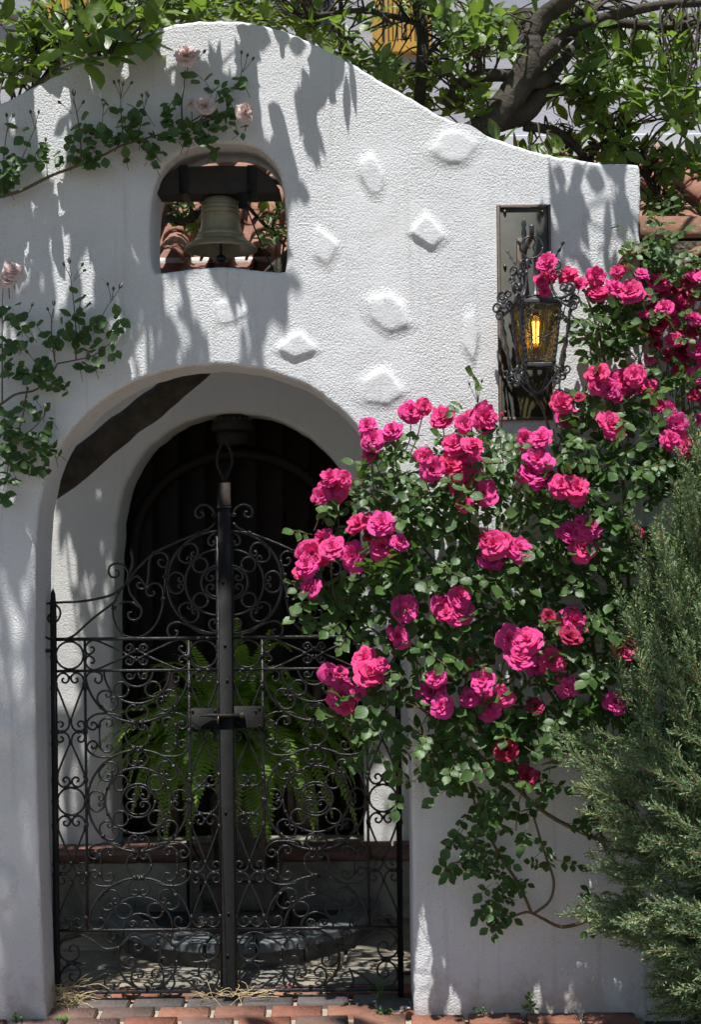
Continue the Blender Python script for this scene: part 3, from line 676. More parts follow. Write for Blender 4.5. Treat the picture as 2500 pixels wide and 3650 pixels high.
# ================================================================ LANTERN on its plaque
pl = thing('lantern_plaque', P(1868,1500,0), 'tall dark metal plaque with brown frame screwed to the white wall', 'plaque')
a = P(1778,1500,0); b = P(1962,732,0)
MB().bbox((a.x+.009,-.010,a.z+.009), (b.x-.009,.002,b.z-.009), .001).build('panel', M['plaque'], pl)
w = .0115
for x0, x1, z0, z1 in ((a.x,a.x+w,a.z,b.z),(b.x-w,b.x,a.z,b.z),(a.x+w,b.x-w,b.z-w,b.z),(a.x+w,b.x-w,a.z,a.z+w)):
    MB().bbox((x0,-.016,z0), (x1,.002,z1), .002).build('frame', M['plaque_frame'], pl)
for px_, py_ in ((1800,755),(1934,756),(1801,950),(1936,950),(1803,1470),(1938,1470)):
    q = P(px_, py_, -.010); MB().lathe([(.0062,.001),(.006,-.003),(.003,-.006),(0,-.0065)], 10, q, 'Y').build('screw', M['brass'], pl)
q0 = P(1860,925,-.01); MB().bbox((q0.x-.018,-.018,q0.z-.04), (q0.x+.012,-.008,q0.z+.075), .002).build('bracket_plate', M['plaque_frame'], pl)
sp = [P(1868,y,-.02) for y in (780,792,803,815,850,900,925)]
MB().tube(sp, [.001,.008,.009,.005,.0055,.006,.006], 8, True, .006).build('spike', M['lantern_iron'], pl)
LY = -.16; O = P(1911,1194,LY)
MB().tube(cr([P(1868,915,-.015), P(1875,885,-.06), Vector((O.x-.012,LY+.02,O.z+.335)), Vector((O.x-.012,LY-.006,O.z+.345)), Vector((O.x-.012,LY-.012,O.z+.375))], 5), .009, 8).build('arm', M['lantern_iron'], pl)
ln = thing('wall_lantern', O, 'ornate black iron lantern with amber glass and lit bulb hanging before the plaque', 'lantern')
LI = M['lantern_iron']
zt_, zb_, wt, wb = .102, -.104, .0685, .0480
def hw(z): return wb+(wt-wb)*(z-zb_)/(zt_-zb_)
YAW = Matrix.Rotation(math.radians(7), 4, 'Z')
def Lp(x, y, z): return O+(YAW @ Vector((x, y, z)))
def lb_(x0, x1, y0, y1, z0, z1, name, mat=LI, bev=.002):
    return MB().bbox((x0,y0,z0), (x1,y1,z1), bev, Matrix.Translation(O) @ YAW).build(name, mat, ln)
def rim(wd, z0, z1, t, name):
    lb_(-wd,wd,-wd,-wd+t,z0,z1,name); lb_(-wd,wd,wd-t,wd,z0,z1,name); lb_(-wd,-wd+t,-wd+t,wd-t,z0,z1,name); lb_(wd-t,wd,-wd+t,wd-t,z0,z1,name)
rim(wt+.003, zt_-.004, zt_+.010, .014, 'top_rim'); rim(wb+.003, zb_-.010, zb_+.004, .012, 'bottom_rim')
lb_(-wb,wb,-wb,wb,zb_-.012,zb_-.008,'base_plate')
for sx in (-1,1):
    for sy in (-1,1):
        n = 40; MB().tube([Lp(sx*hw(z), sy*hw(z), z) for z in np.linspace(zb_, zt_, n)], [.0045+.0035*abs(math.sin(i*.9)) for i in range(n)], 6).build('corner_post', LI, ln)
for k in range(4):
    R = Matrix.Rotation(k*PI/2, 4, 'Z'); t = .002; 
    vs = [R @ Vector(v) for v in ((-wb+.004,-wb+.005,zb_),(wb-.004,-wb+.005,zb_),(wt-.004,-wt+.005,zt_),(-wt+.004,-wt+.005,zt_))]
    gp = MB().add([Lp(*v) for v in vs], [(0,1,2,3)]).build('glass_pane', M['amber'], ln, False)
    def fp(x, z, off=.002): return Lp(*(R @ Vector((x, -hw(z)-off+.002, z))))
    for (cz, r, wv) in ((.040,.055,.004),(-.054,.039,.004)):
        MB().tube([fp(r*math.cos(q), cz+r*math.sin(q)) for q in np.linspace(0,2*PI,40)], .0014, 5).build('wire_ring', LI, gp)
        MB().tube([fp((r-.006+wv*math.sin(14*q))*math.cos(q), cz+(r-.006+wv*math.sin(14*q))*math.sin(q)) for q in np.linspace(0,2*PI,90)], .0011, 4).build('wavy_wire', LI, gp)
    for sx in (-1,1):
        for (x, z) in ((.050,.088),(.042,-.020),(.036,-.090),(.048,-.002)):
            MB().tube([fp(sx*(x-.0085*(1-.10*i)*math.cos(i*.62)), z+.0085*(1-.10*i)*math.sin(i*.62)) for i in range(9)], .0016, 5).build('wire_scroll', LI, gp)
bb = MB().lathe([(0,.078),(.016,.074),(.026,.06),(.030,.035),(.027,.0),(.020,-.03),(.014,-.045),(.014,-.05),(0,-.05)], 20, O).build('bulb', M['bulb'], ln)
MB().lathe([(0,-.048),(.0155,-.048),(.0165,-.085),(.022,-.09),(.022,-.104),(0,-.104)], 16, O).build('socket', M['plaque_frame'], ln)
for k in range(6):
    a = k*PI/3; c = Vector((.011*math.cos(a), .011*math.sin(a), 0))
    MB().tube([O+c*.8+Vector((0,0,-.028)), O+c*.75+Vector((0,0,.0)), O+c+Vector((0,0,.045))], .0011, 5).build('filament', M['filament'], bb)
def spiral(cx, cz, R, a0, turns, d=1, n=14, e=.3):
    return [(cx+R*(1-(1-e)*i/n)*math.cos(a0+d*turns*2*PI*i/n), cz+R*(1-(1-e)*i/n)*math.sin(a0+d*turns*2*PI*i/n)) for i in range(n+1)]
def rad(pts, ang, name, r=.0054, flat=.0034, par=None):
    ca, sa = math.cos(ang), math.sin(ang)
    q = [Lp(p[0]*ca, p[0]*sa, p[1]) for p in pts]
    return MB().tube(cr(q, 3), r, 6, True, flat).build(name, LI, par or ln)
def twist(pts, ang, name, r=.0055):
    ca, sa = math.cos(ang), math.sin(ang); q = cr([Lp(p[0]*ca, p[0]*sa, p[1]) for p in pts], 8); m = MB(); n = len(q); vs = []; fs = []
    for i, p in enumerate(q):
        rr = r*(.35 if i in (0, n-1) else 1)
        for k in range(4):
            a = i*.42+k*PI/2; kx = .45 if k % 2 else 1
            vs.append(p+Vector((math.cos(a), math.sin(a), 0))*rr*kx)
    for i in range(n-1):
        for k in range(4): fs.append((i*4+k, i*4+(k+1)%4, i*4+4+(k+1)%4, i*4+4+k))
    return m.add(vs, fs).build(name, LI, ln)
for k in range(4):
    an = PI/4+k*PI/2
    twist([(.104,-.122),(.112,-.08),(.122,-.03),(.134,.03),(.142,.075)], an-.10, 'twisted_bar')
    twist([(.100,-.122),(.106,-.08),(.114,-.03),(.124,.03),(.130,.09)], an+.10, 'twisted_bar')
    rad(spiral(.155,.082,.019,PI,1.3,-1), an-.10, 'scroll'); rad(spiral(.146,.104,.020,PI,1.3,-1), an+.10, 'scroll')
    rad([(.097,.106),(.130,.104)], an+.10, 'strut'); rad([(.097,.106),(.140,.082)], an-.10, 'strut')
    rad([(.068,-.108),(.100,-.122)]+spiral(.118,-.126,.017,PI,1.25,1), an, 'scroll')
    rad([(.1,-.122),(.09,-.135)]+spiral(.098,-.150,.014,PI*.5,1.2,-1), an+.05, 'scroll')
    rad([(.067,-.112),(.080,-.128),(.068,-.150),(.045,-.180),(.020,-.198),(0,-.202)], an, 'basket_bar', .0042, .0042)
    rad([(.066,-.152)]+spiral(.078,-.160,.015,PI*.9,1.25,1), an, 'scroll')
    rad([(.093,.112),(.110,.118),(.128,.124)]+spiral(.132,.146,.020,-PI*.45,1.3,1), an, 'scroll')
    rad(spiral(.105,.150,.016,-PI*.4,1.2,1)[::-1]+[(.118,.126)], an+.04, 'scroll')
    cp = [(.122,.122),(.098,.116),(.078,.128),(.066,.155),(.060,.190),(.060,.215)]
    rad(cp, an, 'crown_bar', .0045, .0045)
    rad([(.060,.212),(.066,.232)]+spiral(.085,.228,.018,PI*.8,1.3,-1), an, 'scroll'); rad([(.060,.212),(.056,.236)]+spiral(.040,.238,.017,PI*.15,1.3,1), an, 'scroll')
    rad([(.082,.21)]+spiral(.094,.200,.013,PI*.7,1.1,1), an, 'scroll')
    rad([(.057,.205),(.064,.205)], an, 'collar', .007, .007)
    twist([(.066,.236),(.080,.258),(.096,.280),(.112,.306)], an, 'spear', .006)
for k in range(4):
    R = k*PI/2
    for s in (-1,1): rad([(p[0], p[1]) for p in spiral(.030,.122,.011,PI if s > 0 else 0,1.2,s)], R, 'scroll', .0025, .002)
for z, r in ((.114,.055),(.128,.040)): MB().tube([Lp(r*math.cos(q)*1.1, r*math.sin(q)*1.1, z) for q in np.linspace(0,2*PI,28)], .003, 5).build('roof_ring', LI, ln)
MB().lathe([(.038,.112),(.034,.122),(.018,.130),(.012,.145),(.006,.15),(.006,.262),(.009,.266),(0,.27)], 12, O).build('stem', LI, ln)
MB().tube([O+Vector((-.012+.038*math.cos(q), -.004, .300+.038*math.sin(q))) for q in np.linspace(0,2*PI,34)], .0032, 6).build('ring', LI, ln)
MB().tube(cr([O+Vector((-.012+a, 0, b)) for a, b in ((.006,.268),(.012,.285),(.006,.30),(.014,.32),(.004,.333),(-.008,.326),(-.012,.31),(-.006,.296))], 4), .003, 6).build('hook_link', M['rust'], ln)
# ================================================================ PLANTS: shared leaf and bloom meshes
LB = []   # unit leaf: length 1 along +Y, half width 1 along X
rows = [(.0,.03),(.2,.66),(.45,1.0),(.7,.82),(.9,.35)]
lv = []; lt_ = []
for (t, w) in rows: lv += [(-w, t, 0), (0, t, -1), (w, t, 0)]
lv.append((0, 1.04, -.3))
for i in range(len(rows)-1):
    a = i*3; lt_ += [(a,a+1,a+4),(a,a+4,a+3),(a+1,a+2,a+5),(a+1,a+5,a+4)]
n_ = (len(rows)-1)*3; lt_ += [(n_,n_+1,15),(n_+1,n_+2,15)]
lv = np.array(lv); lt_ = np.array(lt_)
def leafV(L, Wd, fold, curl, twistv=0):
    x = lv[:,0]*Wd; y = lv[:,1]*L; z = lv[:,2]*fold*Wd - curl*L*lv[:,1]**2 + twistv*x*lv[:,1]
    return np.stack([x, y, z], 1)
def frame(d, n):
    d = Vector(d).normalized(); n = Vector(n); n = n-d*n.dot(d)
    n = n.normalized() if n.length > 1e-5 else d.orthogonal().normalized()
    return d.cross(n), d, n          # columns X, Y, Z
GAPS, RGAPS = [], []      # openings in the overhead crown, seen along the sun's rays: where the photograph shows sun flecks on walls
def gaps(lst, f, x0, y0, Y, grow=1.0, G_=None):
    for (x, y, rx, ry) in lst: (GAPS if G_ is None else G_).append((x0+x*f, y0+y*f, rx*f*grow, ry*f*grow, Y))
gaps([(770,180,20,60),(750,290,45,60),(900,160,18,60),(930,150,14,25),(1045,150,22,50),(1060,300,15,60),(1190,330,18,170),(1215,560,30,60),(1230,300,20,80),(1300,340,40,90),(1340,330,25,80),(1290,440,20,60),(1260,470,15,60),(1390,220,15,50),(1340,640,25,100),(1390,780,45,80),(1470,520,14,80),(1520,560,22,50),(1555,400,15,50),(1500,800,20,150),(1440,900,25,100),(1420,1020,40,110),(1555,880,15,80),(250,420,100,90),(350,360,50,60),(430,340,30,50),(200,560,40,80),(230,700,40,120),(290,850,20,60),(270,940,20,50),(290,1100,18,120),(250,1150,14,90),(410,960,12,40),(550,1000,20,60),(510,1120,14,60),(120,1120,25,90),(105,1000,25,40),(190,930,30,20),(180,1010,25,25),(160,870,18,40),(660,830,10,30),(60,580,20,60),(400,860,8,50),(345,690,20,40)], 1250/1592, 0, 0, 0, 1.15)
gaps([(300,130,20,120),(255,180,20,80),(400,130,30,110),(640,280,18,40),(180,150,12,70),(100,150,25,60),(140,500,20,50),(590,560,30,60),(660,460,40,70),(790,200,40,70),(900,150,60,90),(1000,330,60,150),(60,350,50,60),(520,330,40,70),(350,640,14,30),(440,630,10,40),(120,1080,20,60),(60,1180,16,60),(20,1000,16,50)], 1250/1592, 0, 900, 0, 1.15)
gaps([(215,1100,18,60),(240,1170,30,110),(190,1250,25,80),(170,1350,25,60),(200,1420,20,60),(245,1300,14,60),(312,1010,25,50),(150,1450,14,40),(270,1350,12,40),(160,1250,14,60),(860,1750,14,40),(870,1650,12,60)], 2500/1592, 0, 0, 1.3, 1.1)
gaps([(300,2000,22,40),(370,1990,16,40),(440,1995,18,40),(690,1990,20,40),(770,1980,24,40),(820,2000,16,40),(180,2010,20,40)], 2500/1592, 0, 0, 1.12, 1.1)
gaps([(250,2060,70,8),(330,2110,60,7),(700,2080,90,7),(780,2120,60,6),(640,2150,70,6),(860,2175,60,6),(400,2160,80,5),(820,2060,60,6)], 2500/1592, 0, 0, .75, 1.0)
gaps([(700,1560,70,40),(620,1690,50,60),(400,1600,60,60),(450,1750,40,60),(540,1480,50,40),(720,1650,40,50),(650,1480,60,40)], 2500/1592, 0, 0, .9, 1.1)
gaps([(1590,700,330,480),(1370,1210,340,400),(1250,900,200,300)], 1, 0, 0, 0)
gaps([(330,800,22,110),(340,1000,40,150),(465,1130,25,90),(910,700,12,60),(935,960,25,40),(855,1050,18,90),(1030,1000,18,70),(1075,1180,14,70),(1220,1060,20,90),(840,1180,30,60),(615,1180,9,50),(1015,1190,9,40),(945,1180,9,50),(995,740,7,40),(825,1080,10,40),(320,1180,40,60),(500,960,10,40),(1120,950,8,40)], 1250/1592, 1250, 2650, 0, 1.15, RGAPS)
gaps([(848,255,58,60),(930,487,50,50),(1112,512,48,48)], 1250/1592, 0, 0, -.09)
gaps([(58,85,50,50),(35,128,45,45)], 1250/1592, 0, 900, -.09)
def in_gap(p, G_=None):
    for (x, y, rx, ry, Y) in (GAPS if G_ is None else G_):
        q = p+SUN*((Y-p.y)/SUN.y); s = F/(D+Y); u, v = q.x*s, (q.z-H)*s
        px_, py_ = 1250+u*CT-v*ST, 1825-(u*ST+v*CT)
        if abs(px_-x) < rx and abs(py_-y) < ry and ((px_-x)/rx)**2+((py_-y)/ry)**2 < 1: return True
    return False
class Leaves:
    """collects leaves; the ones that show largest become objects of their own, the rest one stuff mesh"""
    def __init__(s, gp=None): s.items = []; s.gp = gp
    def add(s, p, d, n, L, ar=.33, fold=.25, curl=.12):
        if s.gp and in_gap(Vector(p)+Vector(d).normalized()*L*.5, s.gp): return
        s.items.append((Vector(p), Vector(d), Vector(n), L, ar, fold, curl))
    def finish(s, parent, mat, name, stuffname, keep=290, inview=None):
        dist = [((q[0]-Vector((0,-D,H))).length/q[3] if (inview is None or inview(q[0])) else 1e9)*(1+.35*rnd.random()) for q in s.items]
        order = sorted(range(len(s.items)), key=lambda i: dist[i])
        proto = [mesh_np(name, leafV(1, a, f, c, tw), lt_, mat) for a, f, c, tw in [(.30,.25,.10,0),(.33,.15,.2,.3),(.28,.35,.05,-.2),(.34,.2,-.06,.2),(.31,.3,.15,-.35)]]
        wide = [mesh_np(name, leafV(1, a, f, c, tw), lt_, mat) for a, f, c, tw in [(.38,.2,.08,0),(.42,.12,.18,.2),(.36,.3,.02,-.2),(.40,.22,-.08,.15)]]
        for i in order[:keep]:
            p, d, n, L, ar, fo, cu_ = s.items[i]; me = rnd.choice(proto if ar < .355 else wide)
            X_, Y_, Z_ = frame(d, n); R = Matrix((X_, Y_, Z_)).transposed()
            o = link(name, me, p, parent); o.rotation_euler = R.to_euler(); o.scale = (L, L, L)
        rest = order[keep:]
        if not rest: return
        Vs = []
        for i in rest:
            p, d, n, L, ar, fo, cu_ = s.items[i]; X_, Y_, Z_ = frame(d, n); R = np.array((X_, Y_, Z_))
            Vs.append(leafV(L, L*ar, fo, cu_, U(-.3,.3)) @ R + np.array(p))
        m = len(lv); V = np.concatenate(Vs); T = (lt_[None]+ (np.arange(len(rest))*m)[:,None,None]).reshape(-1,3)
        c = V.mean(0); o = link(stuffname, mesh_np(stuffname, V-c, T, mat), Vector(c), parent); o['kind'] = 'stuff'
def in_frame(p):
    s = (D+p.y)/F
    return p.y > -D+.5 and abs(p.x/s) < 1300 and abs((p.z-H)/s) < 1880
# ---- rose bloom meshes, unit radius, axis +Z
def rose_mesh(name, seed, mat, openness=1.0):
    rr = random.Random(seed); V = []; Q = []
    rings = [(7,104,66,1.0,38,.6),(6,94,50,.94,40,.65),(6,82,38,.84,40,.6),(6,68,26,.72,40,.55),(5,54,14,.60,44,.45),(5,40,4,.48,48,.3),(4,24,-4,.34,60,.2)]
    off = rr.uniform(0,6)
    for ri, (cnt, f0, f1, ln_, span, rec) in enumerate(rings):
        for k in range(cnt):
            psi = off+2*PI*(k+rr.uniform(-.18,.18))/cnt + ri*.7; L = ln_*rr.uniform(.86,1.1); sp_ = math.radians(span)*rr.uniform(.85,1.2)
            a0 = math.radians(f0*openness+rr.uniform(-13,13)); a1 = math.radians(f1*openness+rr.uniform(-24,18)); rc = rec*rr.uniform(.4,1.7); ph = rr.uniform(0,6.28); fq = rr.uniform(1.6,4.2)
            base = len(V); nu, nv = 6, 5; r = .03; z = -.10+ri*.035
            for j in range(nv):
                v = j/(nv-1)
                fi = a0+(a1-a0)*v+rc*max(0, v-.62)*3.2
                if j: r += math.sin(fi)*L/(nv-1); z += math.cos(fi)*L/(nv-1)
                wd = (.45+.75*math.sin(PI*min(v*.62+.12,1)))*(1-.30*max(0,v-.75)*4)
                for i in range(nu):
                    u = i/(nu-1)*2-1
                    a = psi+u*sp_*wd; ruf = .10*v*v*math.sin(fq*u+ph); rad_ = max(r,.015)*(1-.06*u*u*v)+ruf*.6
                    V.append((rad_*math.cos(a), rad_*math.sin(a), z+ruf-.10*u*u*v*v))
            for j in range(nv-1):
                for i in range(nu-1): q = base+j*nu+i; Q.append((q,q+1,q+nu+1,q+nu))
    V = np.array(V); V[:,:2] /= max(1e-6, np.percentile(np.hypot(V[:,0],V[:,1]), 97)); 
    return mesh_np(name, V, np.array(Q), mat)
def bud_mesh(name, mat, L=1.0):
    m = MB(); m.lathe([(.0,-.35),(.12,-.33),(.22,-.15),(.34,.1),(.36,.35),(.28,.7),(.14,.95),(.0,1.02)], 10)
    me = bpy.data.meshes.new(name); me.from_pydata(m.v, [], m.f); me.materials.append(mat); me.materials.append(M['sepal'])
    for p in me.polygons:
        p.use_smooth = True
        if p.center.z < .12: p.material_index = 1
    return me
def sepal_mesh():
    V = []; T = []
    for k in range(5):
        a = k*2*PI/5; fr_ = Matrix.Rotation(a, 3, 'Z')
        b = len(V); pts = [(.1,-.10,-.2),(.1,.10,-.2),(.40,-.15,.2),(.40,.15,.2),(.46,0,.85)]
        V += [tuple(fr_ @ Vector(p)) for p in pts]; T += [(b,b+1,b+3),(b,b+3,b+2),(b+2,b+3,b+4)]
    return mesh_np('sepals', np.array(V), np.array(T), M['sepal'])
SEP = sepal_mesh()
PINK = [rose_mesh('rose', 100+i, M['pink'], o) for i, o in enumerate((1.0,.92,1.06,.82,1.0,.96))]
DEEP = [rose_mesh('rose', 130+i, M['deep'], .8) for i in range(2)]
PALE = [rose_mesh('rose', 150+i, M['pale'], o) for i, o in enumerate((.9,.8,.95))]
BUDP, BUDW, BUDD = bud_mesh('bud', M['pink']), bud_mesh('bud', M['pale']), bud_mesh('bud', M['sepal'])
def bloom(meshes, p, r, parent, d, name='rose', spin=None):
    d = Vector(d).normalized(); q = d.to_track_quat('Z', 'Y') @ Matrix.Rotation(U(0,6.28), 3, 'Z').to_quaternion()
    o = link(name, rnd.choice(meshes), p, parent); o.rotation_euler = q.to_euler(); o.scale = (r*U(.95,1.05), r*U(.9,1.05), r*U(.9,1.1)); return o
def bud(me, p, L, parent, d):
    o = bloom([me], p, L, parent, d, 'rosebud'); o.scale = (L,)*3
    s = link('sepals', SEP, p, parent); s.rotation_euler = o.rotation_euler; s.scale = (L,)*3
    return o
def sprig(LS, p, d, n_leaf, L, ar=.40, stems=None, spread=1.0):
    """compound rose leaf: paired leaflets along a short rachis plus one at the tip"""
    d = Vector(d).normalized(); X_, Y_, Z_ = frame(d, Vector((U(-.5,.5), -.75+U(-.5,.3), .75+U(-.4,.4))))
    p = Vector(p); pts = [p]
    for k in range(n_leaf//2):
        q = p+d*L*(.75+.85*k); pts.append(q)
        for s in (-1,1):
            dd = (X_*s*spread+Y_*.45+Z_*U(-.35,.25)+Vector((0,0,-.15))).normalized()
            LS.add(q, dd, Z_+Vector((U(-.4,.4),U(-.4,.4),U(-.4,.4))), L*U(.75,1.1), ar)
    q = p+d*L*(.75+.85*(n_leaf//2))*.93; pts.append(q); LS.add(q-d*L*.1, d+Vector((0,0,-.2)), Z_+Vector((U(-.3,.3),U(-.3,.3),U(-.3,.3))), L*U(1.0,1.3), ar)
    if stems is not None: stems.tube(pts, .0011, 4, False)
# ================================================================ PINK CLIMBING ROSE
K = 2500/1592
pr_ = thing('pink_climbing_rose', (P(2480,3600,-.08).x, -.08, 0), 'climbing rose with bright pink blooms spilling over the white wall beside the gate', 'rose bush')
rs = []
def A(lst, f, x0, y0):
    for q in lst: rs.append((x0+q[0]*f, y0+q[1]*f, q[2]*f, q[3] if len(q) > 3 else 'p'))
f4 = 1250/1592
A([(75,790,40),(190,810,48),(100,850,50),(90,910,42),(275,725,54),(335,700,36),(415,750,50),(515,780,42),(545,740,30),(610,750,64),(690,745,20,'b'),(470,875,46),(555,880,54),(340,930,42),(365,990,60),(455,965,62),(540,970,58),(505,1055,70),(610,1090,60),(515,1140,40),(790,850,44),(865,845,50),(850,940,64),(830,1010,64),(765,1085,16,'b'),(955,1060,58),(1020,1070,62),(1030,1110,40),(960,680,52),(985,745,62),(1040,660,28,'d'),(1125,555,50),(1120,600,44),(1175,620,48),(1240,590,62),(1290,560,46),(1345,615,54),(1210,655,30),(1180,785,68),(890,45,42),(900,100,46),(985,105,48),(1045,145,36),(865,130,32),(880,180,30),(1115,110,42),(1210,85,30),(1250,75,18,'d'),(1125,185,44),(1200,160,46),(1275,180,58),(1320,100,30),(1480,780,50),(1450,850,46),(1520,880,56),(1450,715,36),(1395,690,34)], f4, 1250, 900)
f5 = 1400/1592
A([(1240,45,62),(1190,80,36),(1225,5,42),(1280,10,34),(1345,190,52),(1435,190,52),(1390,235,32,'d'),(1440,285,56),(1505,265,36),(1195,250,46),(1230,290,52),(1150,310,52),(1130,360,46),(1320,325,60),(1145,445,44),(1180,340,40),(1110,390,34),(1530,535,50),(1500,645,54),(1365,740,50),(1385,800,60),(1430,760,30),(1225,800,46),(1270,790,30),(1270,880,56),(1285,920,42),(1345,880,26)], f5, 100, 1700)
A([(650,180,62),(765,200,60),(640,250,60),(700,160,36),(610,150,26,'d'),(985,125,58),(1085,100,58),(1060,195,60),(1040,80,30),(1300,130,36),(1400,145,26),(415,460,48),(495,420,50),(490,485,62),(435,490,40),(720,605,58),(800,615,60),(770,690,60),(840,735,46),(910,705,54),(900,505,30,'d'),(1010,530,62),(995,600,54,'d'),(1250,645,58),(370,850,62),(385,780,48),(415,910,54),(600,800,54),(545,870,46),(635,910,62),(695,865,52),(985,825,48),(840,915,36,'d'),(1205,895,50),(710,1115,54,'d'),(795,1235,52,'d'),(548,710,18,'d'),(1330,445,22)], f4, 1250, 1800)
cst = MB(); LS = Leaves(RGAPS)
def bulge(px, py):
    """how far the bush stands off the wall"""
    b = .24
    if py > 2700: b = max(.07, .24-(py-2700)/2500)
    if px < 1350: b = .16+(px-1050)/300*.05
    if py < 1500: b = .16
    return max(b, .05)
for (px, py, r, k) in rs:
    Y = -bulge(px, py)-U(.02,.10); s = (D+Y)/F; p = P(px, py, Y); R = r*s
    d = Vector((U(-.5,.5)-(.25 if px < 1400 else 0), -.85, .42+U(-.45,.4)))
    if k == 'b': bud(BUDP, p, R*1.1, pr_, Vector((U(-.4,.4),-.4,.9)))
    else: bloom(PINK if k == 'p' else DEEP, p, R*U(1.0,1.16), pr_, d)
    e = p+Vector((U(-.06,.06), U(.04,.10), -U(.10,.20))); mid = (p+e)/2+Vector((U(-.01,.01),.015,-.02))
    cst.tube(cr([p+Vector((0,.012,-.006)), mid, e], 4), .0022, 5, False)
    for _ in range(2 if not (1800 < px < 2100 and py < 1100) else 0): sprig(LS, (mid if rnd.random() < .5 else e)+Vector((U(-.02,.02),0,U(-.02,.02))), (U(-1,1),-.6,U(-.4,.6)), rnd.choice((3,5)), U(.034,.048), .40, cst)
CL = [(880,1060,50,40,10),(960,1010,60,30,6),(1060,925,18,20,2),(1095,890,12,14,1),(850,1120,60,60,16),(950,1140,70,60,22),(1060,1080,50,60,12),(1140,1010,40,45,9),(1160,1100,50,60,15),(1050,1180,60,50,18),(960,1220,60,60,22),(880,1290,60,60,20),(770,1350,40,30,7),(810,1400,45,35,10),(845,1370,50,50,12),(1000,1310,80,50,26),(1100,1290,70,50,20),(1220,1160,55,55,20),(1330,1090,60,55,20),(1300,1010,45,35,8),(1330,900,40,50,10),(1265,720,18,30,3),(1320,745,45,50,12),(1400,730,60,50,14),(1380,810,50,40,10),(1420,950,70,70,20),(1440,1060,70,60,24),(1380,1180,60,60,22),(1230,1260,60,50,18),(1330,1290,70,60,24),(1230,1350,70,50,20),(1340,1380,60,50,20),(1120,1400,50,40,10),(1010,1440,60,40,12),(920,1430,40,40,10),(960,1500,50,40,13),(880,1590,50,35,10),(840,1540,35,35,7),(1060,1500,50,40,12),(1280,1470,60,40,15),(1380,1480,50,50,15),(1170,1600,60,40,13),(1000,1640,60,45,18),(1090,1660,70,40,18),(1200,1660,80,50,20),(1300,1600,70,60,20),(1400,1600,50,50,14),(965,1720,40,50,12),(930,1785,28,16,5),(1050,1740,60,45,15),(1150,1760,50,45,11),(1110,1820,45,35,10),(1240,1780,40,45,7),(1200,1840,35,22,4),(1080,1900,45,35,11),(1045,1960,35,28,6),(1120,1960,35,28,8),(1160,2010,45,35,10),(1130,2065,40,24,8),(1250,1975,22,35,4),(1310,1870,28,28,5),(1370,2040,45,35,9),(1210,1925,18,35,3),(1440,1250,40,60,14),(1420,1380,40,60,12)]
cc = []
for (cx, cy, rx, ry, n) in CL:
    c0 = None
    for k in range(n):
        a = U(0,6.28); q = math.sqrt(rnd.random()); px = (cx+rx*q*math.cos(a))*K; py = (cy+ry*q*math.sin(a))*K
        if 1740 < px < 2075 and 860 < py < 1430: continue
        Y = -U(.03, .05+bulge(px, py)); p = P(px, py, Y)
        sprig(LS, p, (U(-1,1), -.45+U(-.3,.3), U(-.75,.55)), rnd.choice((3,5,5,7)), U(.030,.047)*(1 if py < 2950 else .8), .40, cst)
    cc.append((cx*K, cy*K))
LS.finish(pr_, M['rose_leaf'], 'leaf', 'foliage', 290, in_frame)
cst.build('stems', M['cane'], pr_)['kind'] = 'stuff'
def cane(pts, r0, r1, mat, parent, name='cane', Yd=-.06):
    q = cr([P(a[0], a[1], a[2] if len(a) > 2 else Yd) for a in pts], 5); m = len(q)
    return MB().tube(q, [r0+(r1-r0)*i/(m-1) for i in range(m)], 7).build(name, mat, parent)
gz = P(2180,3620,-.08)
cane([(2470,3640,-.08),(2400,3350,-.08),(2250,3150,-.08),(2150,3000,-.1),(2080,2700,-.12),(1950,2450,-.14),(1750,2250,-.14),(1550,2000,-.14),(1420,1850,-.14)], .010, .004, M['brown_cane'], pr_)
cane([(2480,3640,-.09),(2360,3200,-.08),(2180,2700,-.1),(2100,2200,-.1),(2020,1800,-.1),(1950,1500,-.1),(1900,1400,-.11)], .009, .004, M['brown_cane'], pr_)
cane([(2490,3640,-.10),(2380,3000,-.08),(2260,2300,-.08),(2220,1700,-.08),(2150,1250,-.09),(2080,1020,-.1)], .009, .004, M['brown_cane'], pr_)
cane([(2150,3000,-.1),(1950,2900,-.1),(1780,2750,-.12),(1600,2600,-.12),(1440,2480,-.14)], .008, .004, M['cane'], pr_)
cane([(2105,3275,-.05),(2040,3298,-.04),(1990,3300,-.05),(1930,3270,-.05),(1880,3250,-.05),(1820,3270,-.05),(1780,3290,-.05)], .0075, .003, M['brown_cane'], pr_)
cane([(2200,3330,-.05),(2105,3275,-.05)], .008, .0075, M['brown_cane'], pr_); cane([(2430,3440,-.085),(2300,3360,-.06),(2200,3330,-.05)], .009, .008, M['brown_cane'], pr_)
cane([(1905,3255,-.05),(1960,3210,-.05),(1975,3140,-.05),(1950,3060,-.05),(1930,3000,-.06),(1900,2900,-.08),(1860,2800,-.1)], .005, .004, M['cane'], pr_)
cane([(1895,3250,-.05),(1850,3150,-.05),(1790,3060,-.06),(1730,2950,-.07),(1690,2850,-.09),(1660,2700,-.11)], .006, .004, M['brown_cane'], pr_)
# bud sprays above the bush
for (bx_, by_, lst) in ((1705,1440,[(1690,1350),(1700,1370),(1718,1362),(1675,1372)]),(1915,1420,[(1900,1362),(1912,1375),(1930,1365)])):
    for (x_, y_) in lst:
        a = P(bx_, by_, -.12); b = P(x_, y_, -.12+U(-.02,.02)); sm = MB().tube([a, (a+b)/2+Vector((U(-.004,.004),0,0)), b], .0014, 5).build('bud_stem', M['cane'], pr_)
        bud(BUDD, b, .011, pr_, b-a)
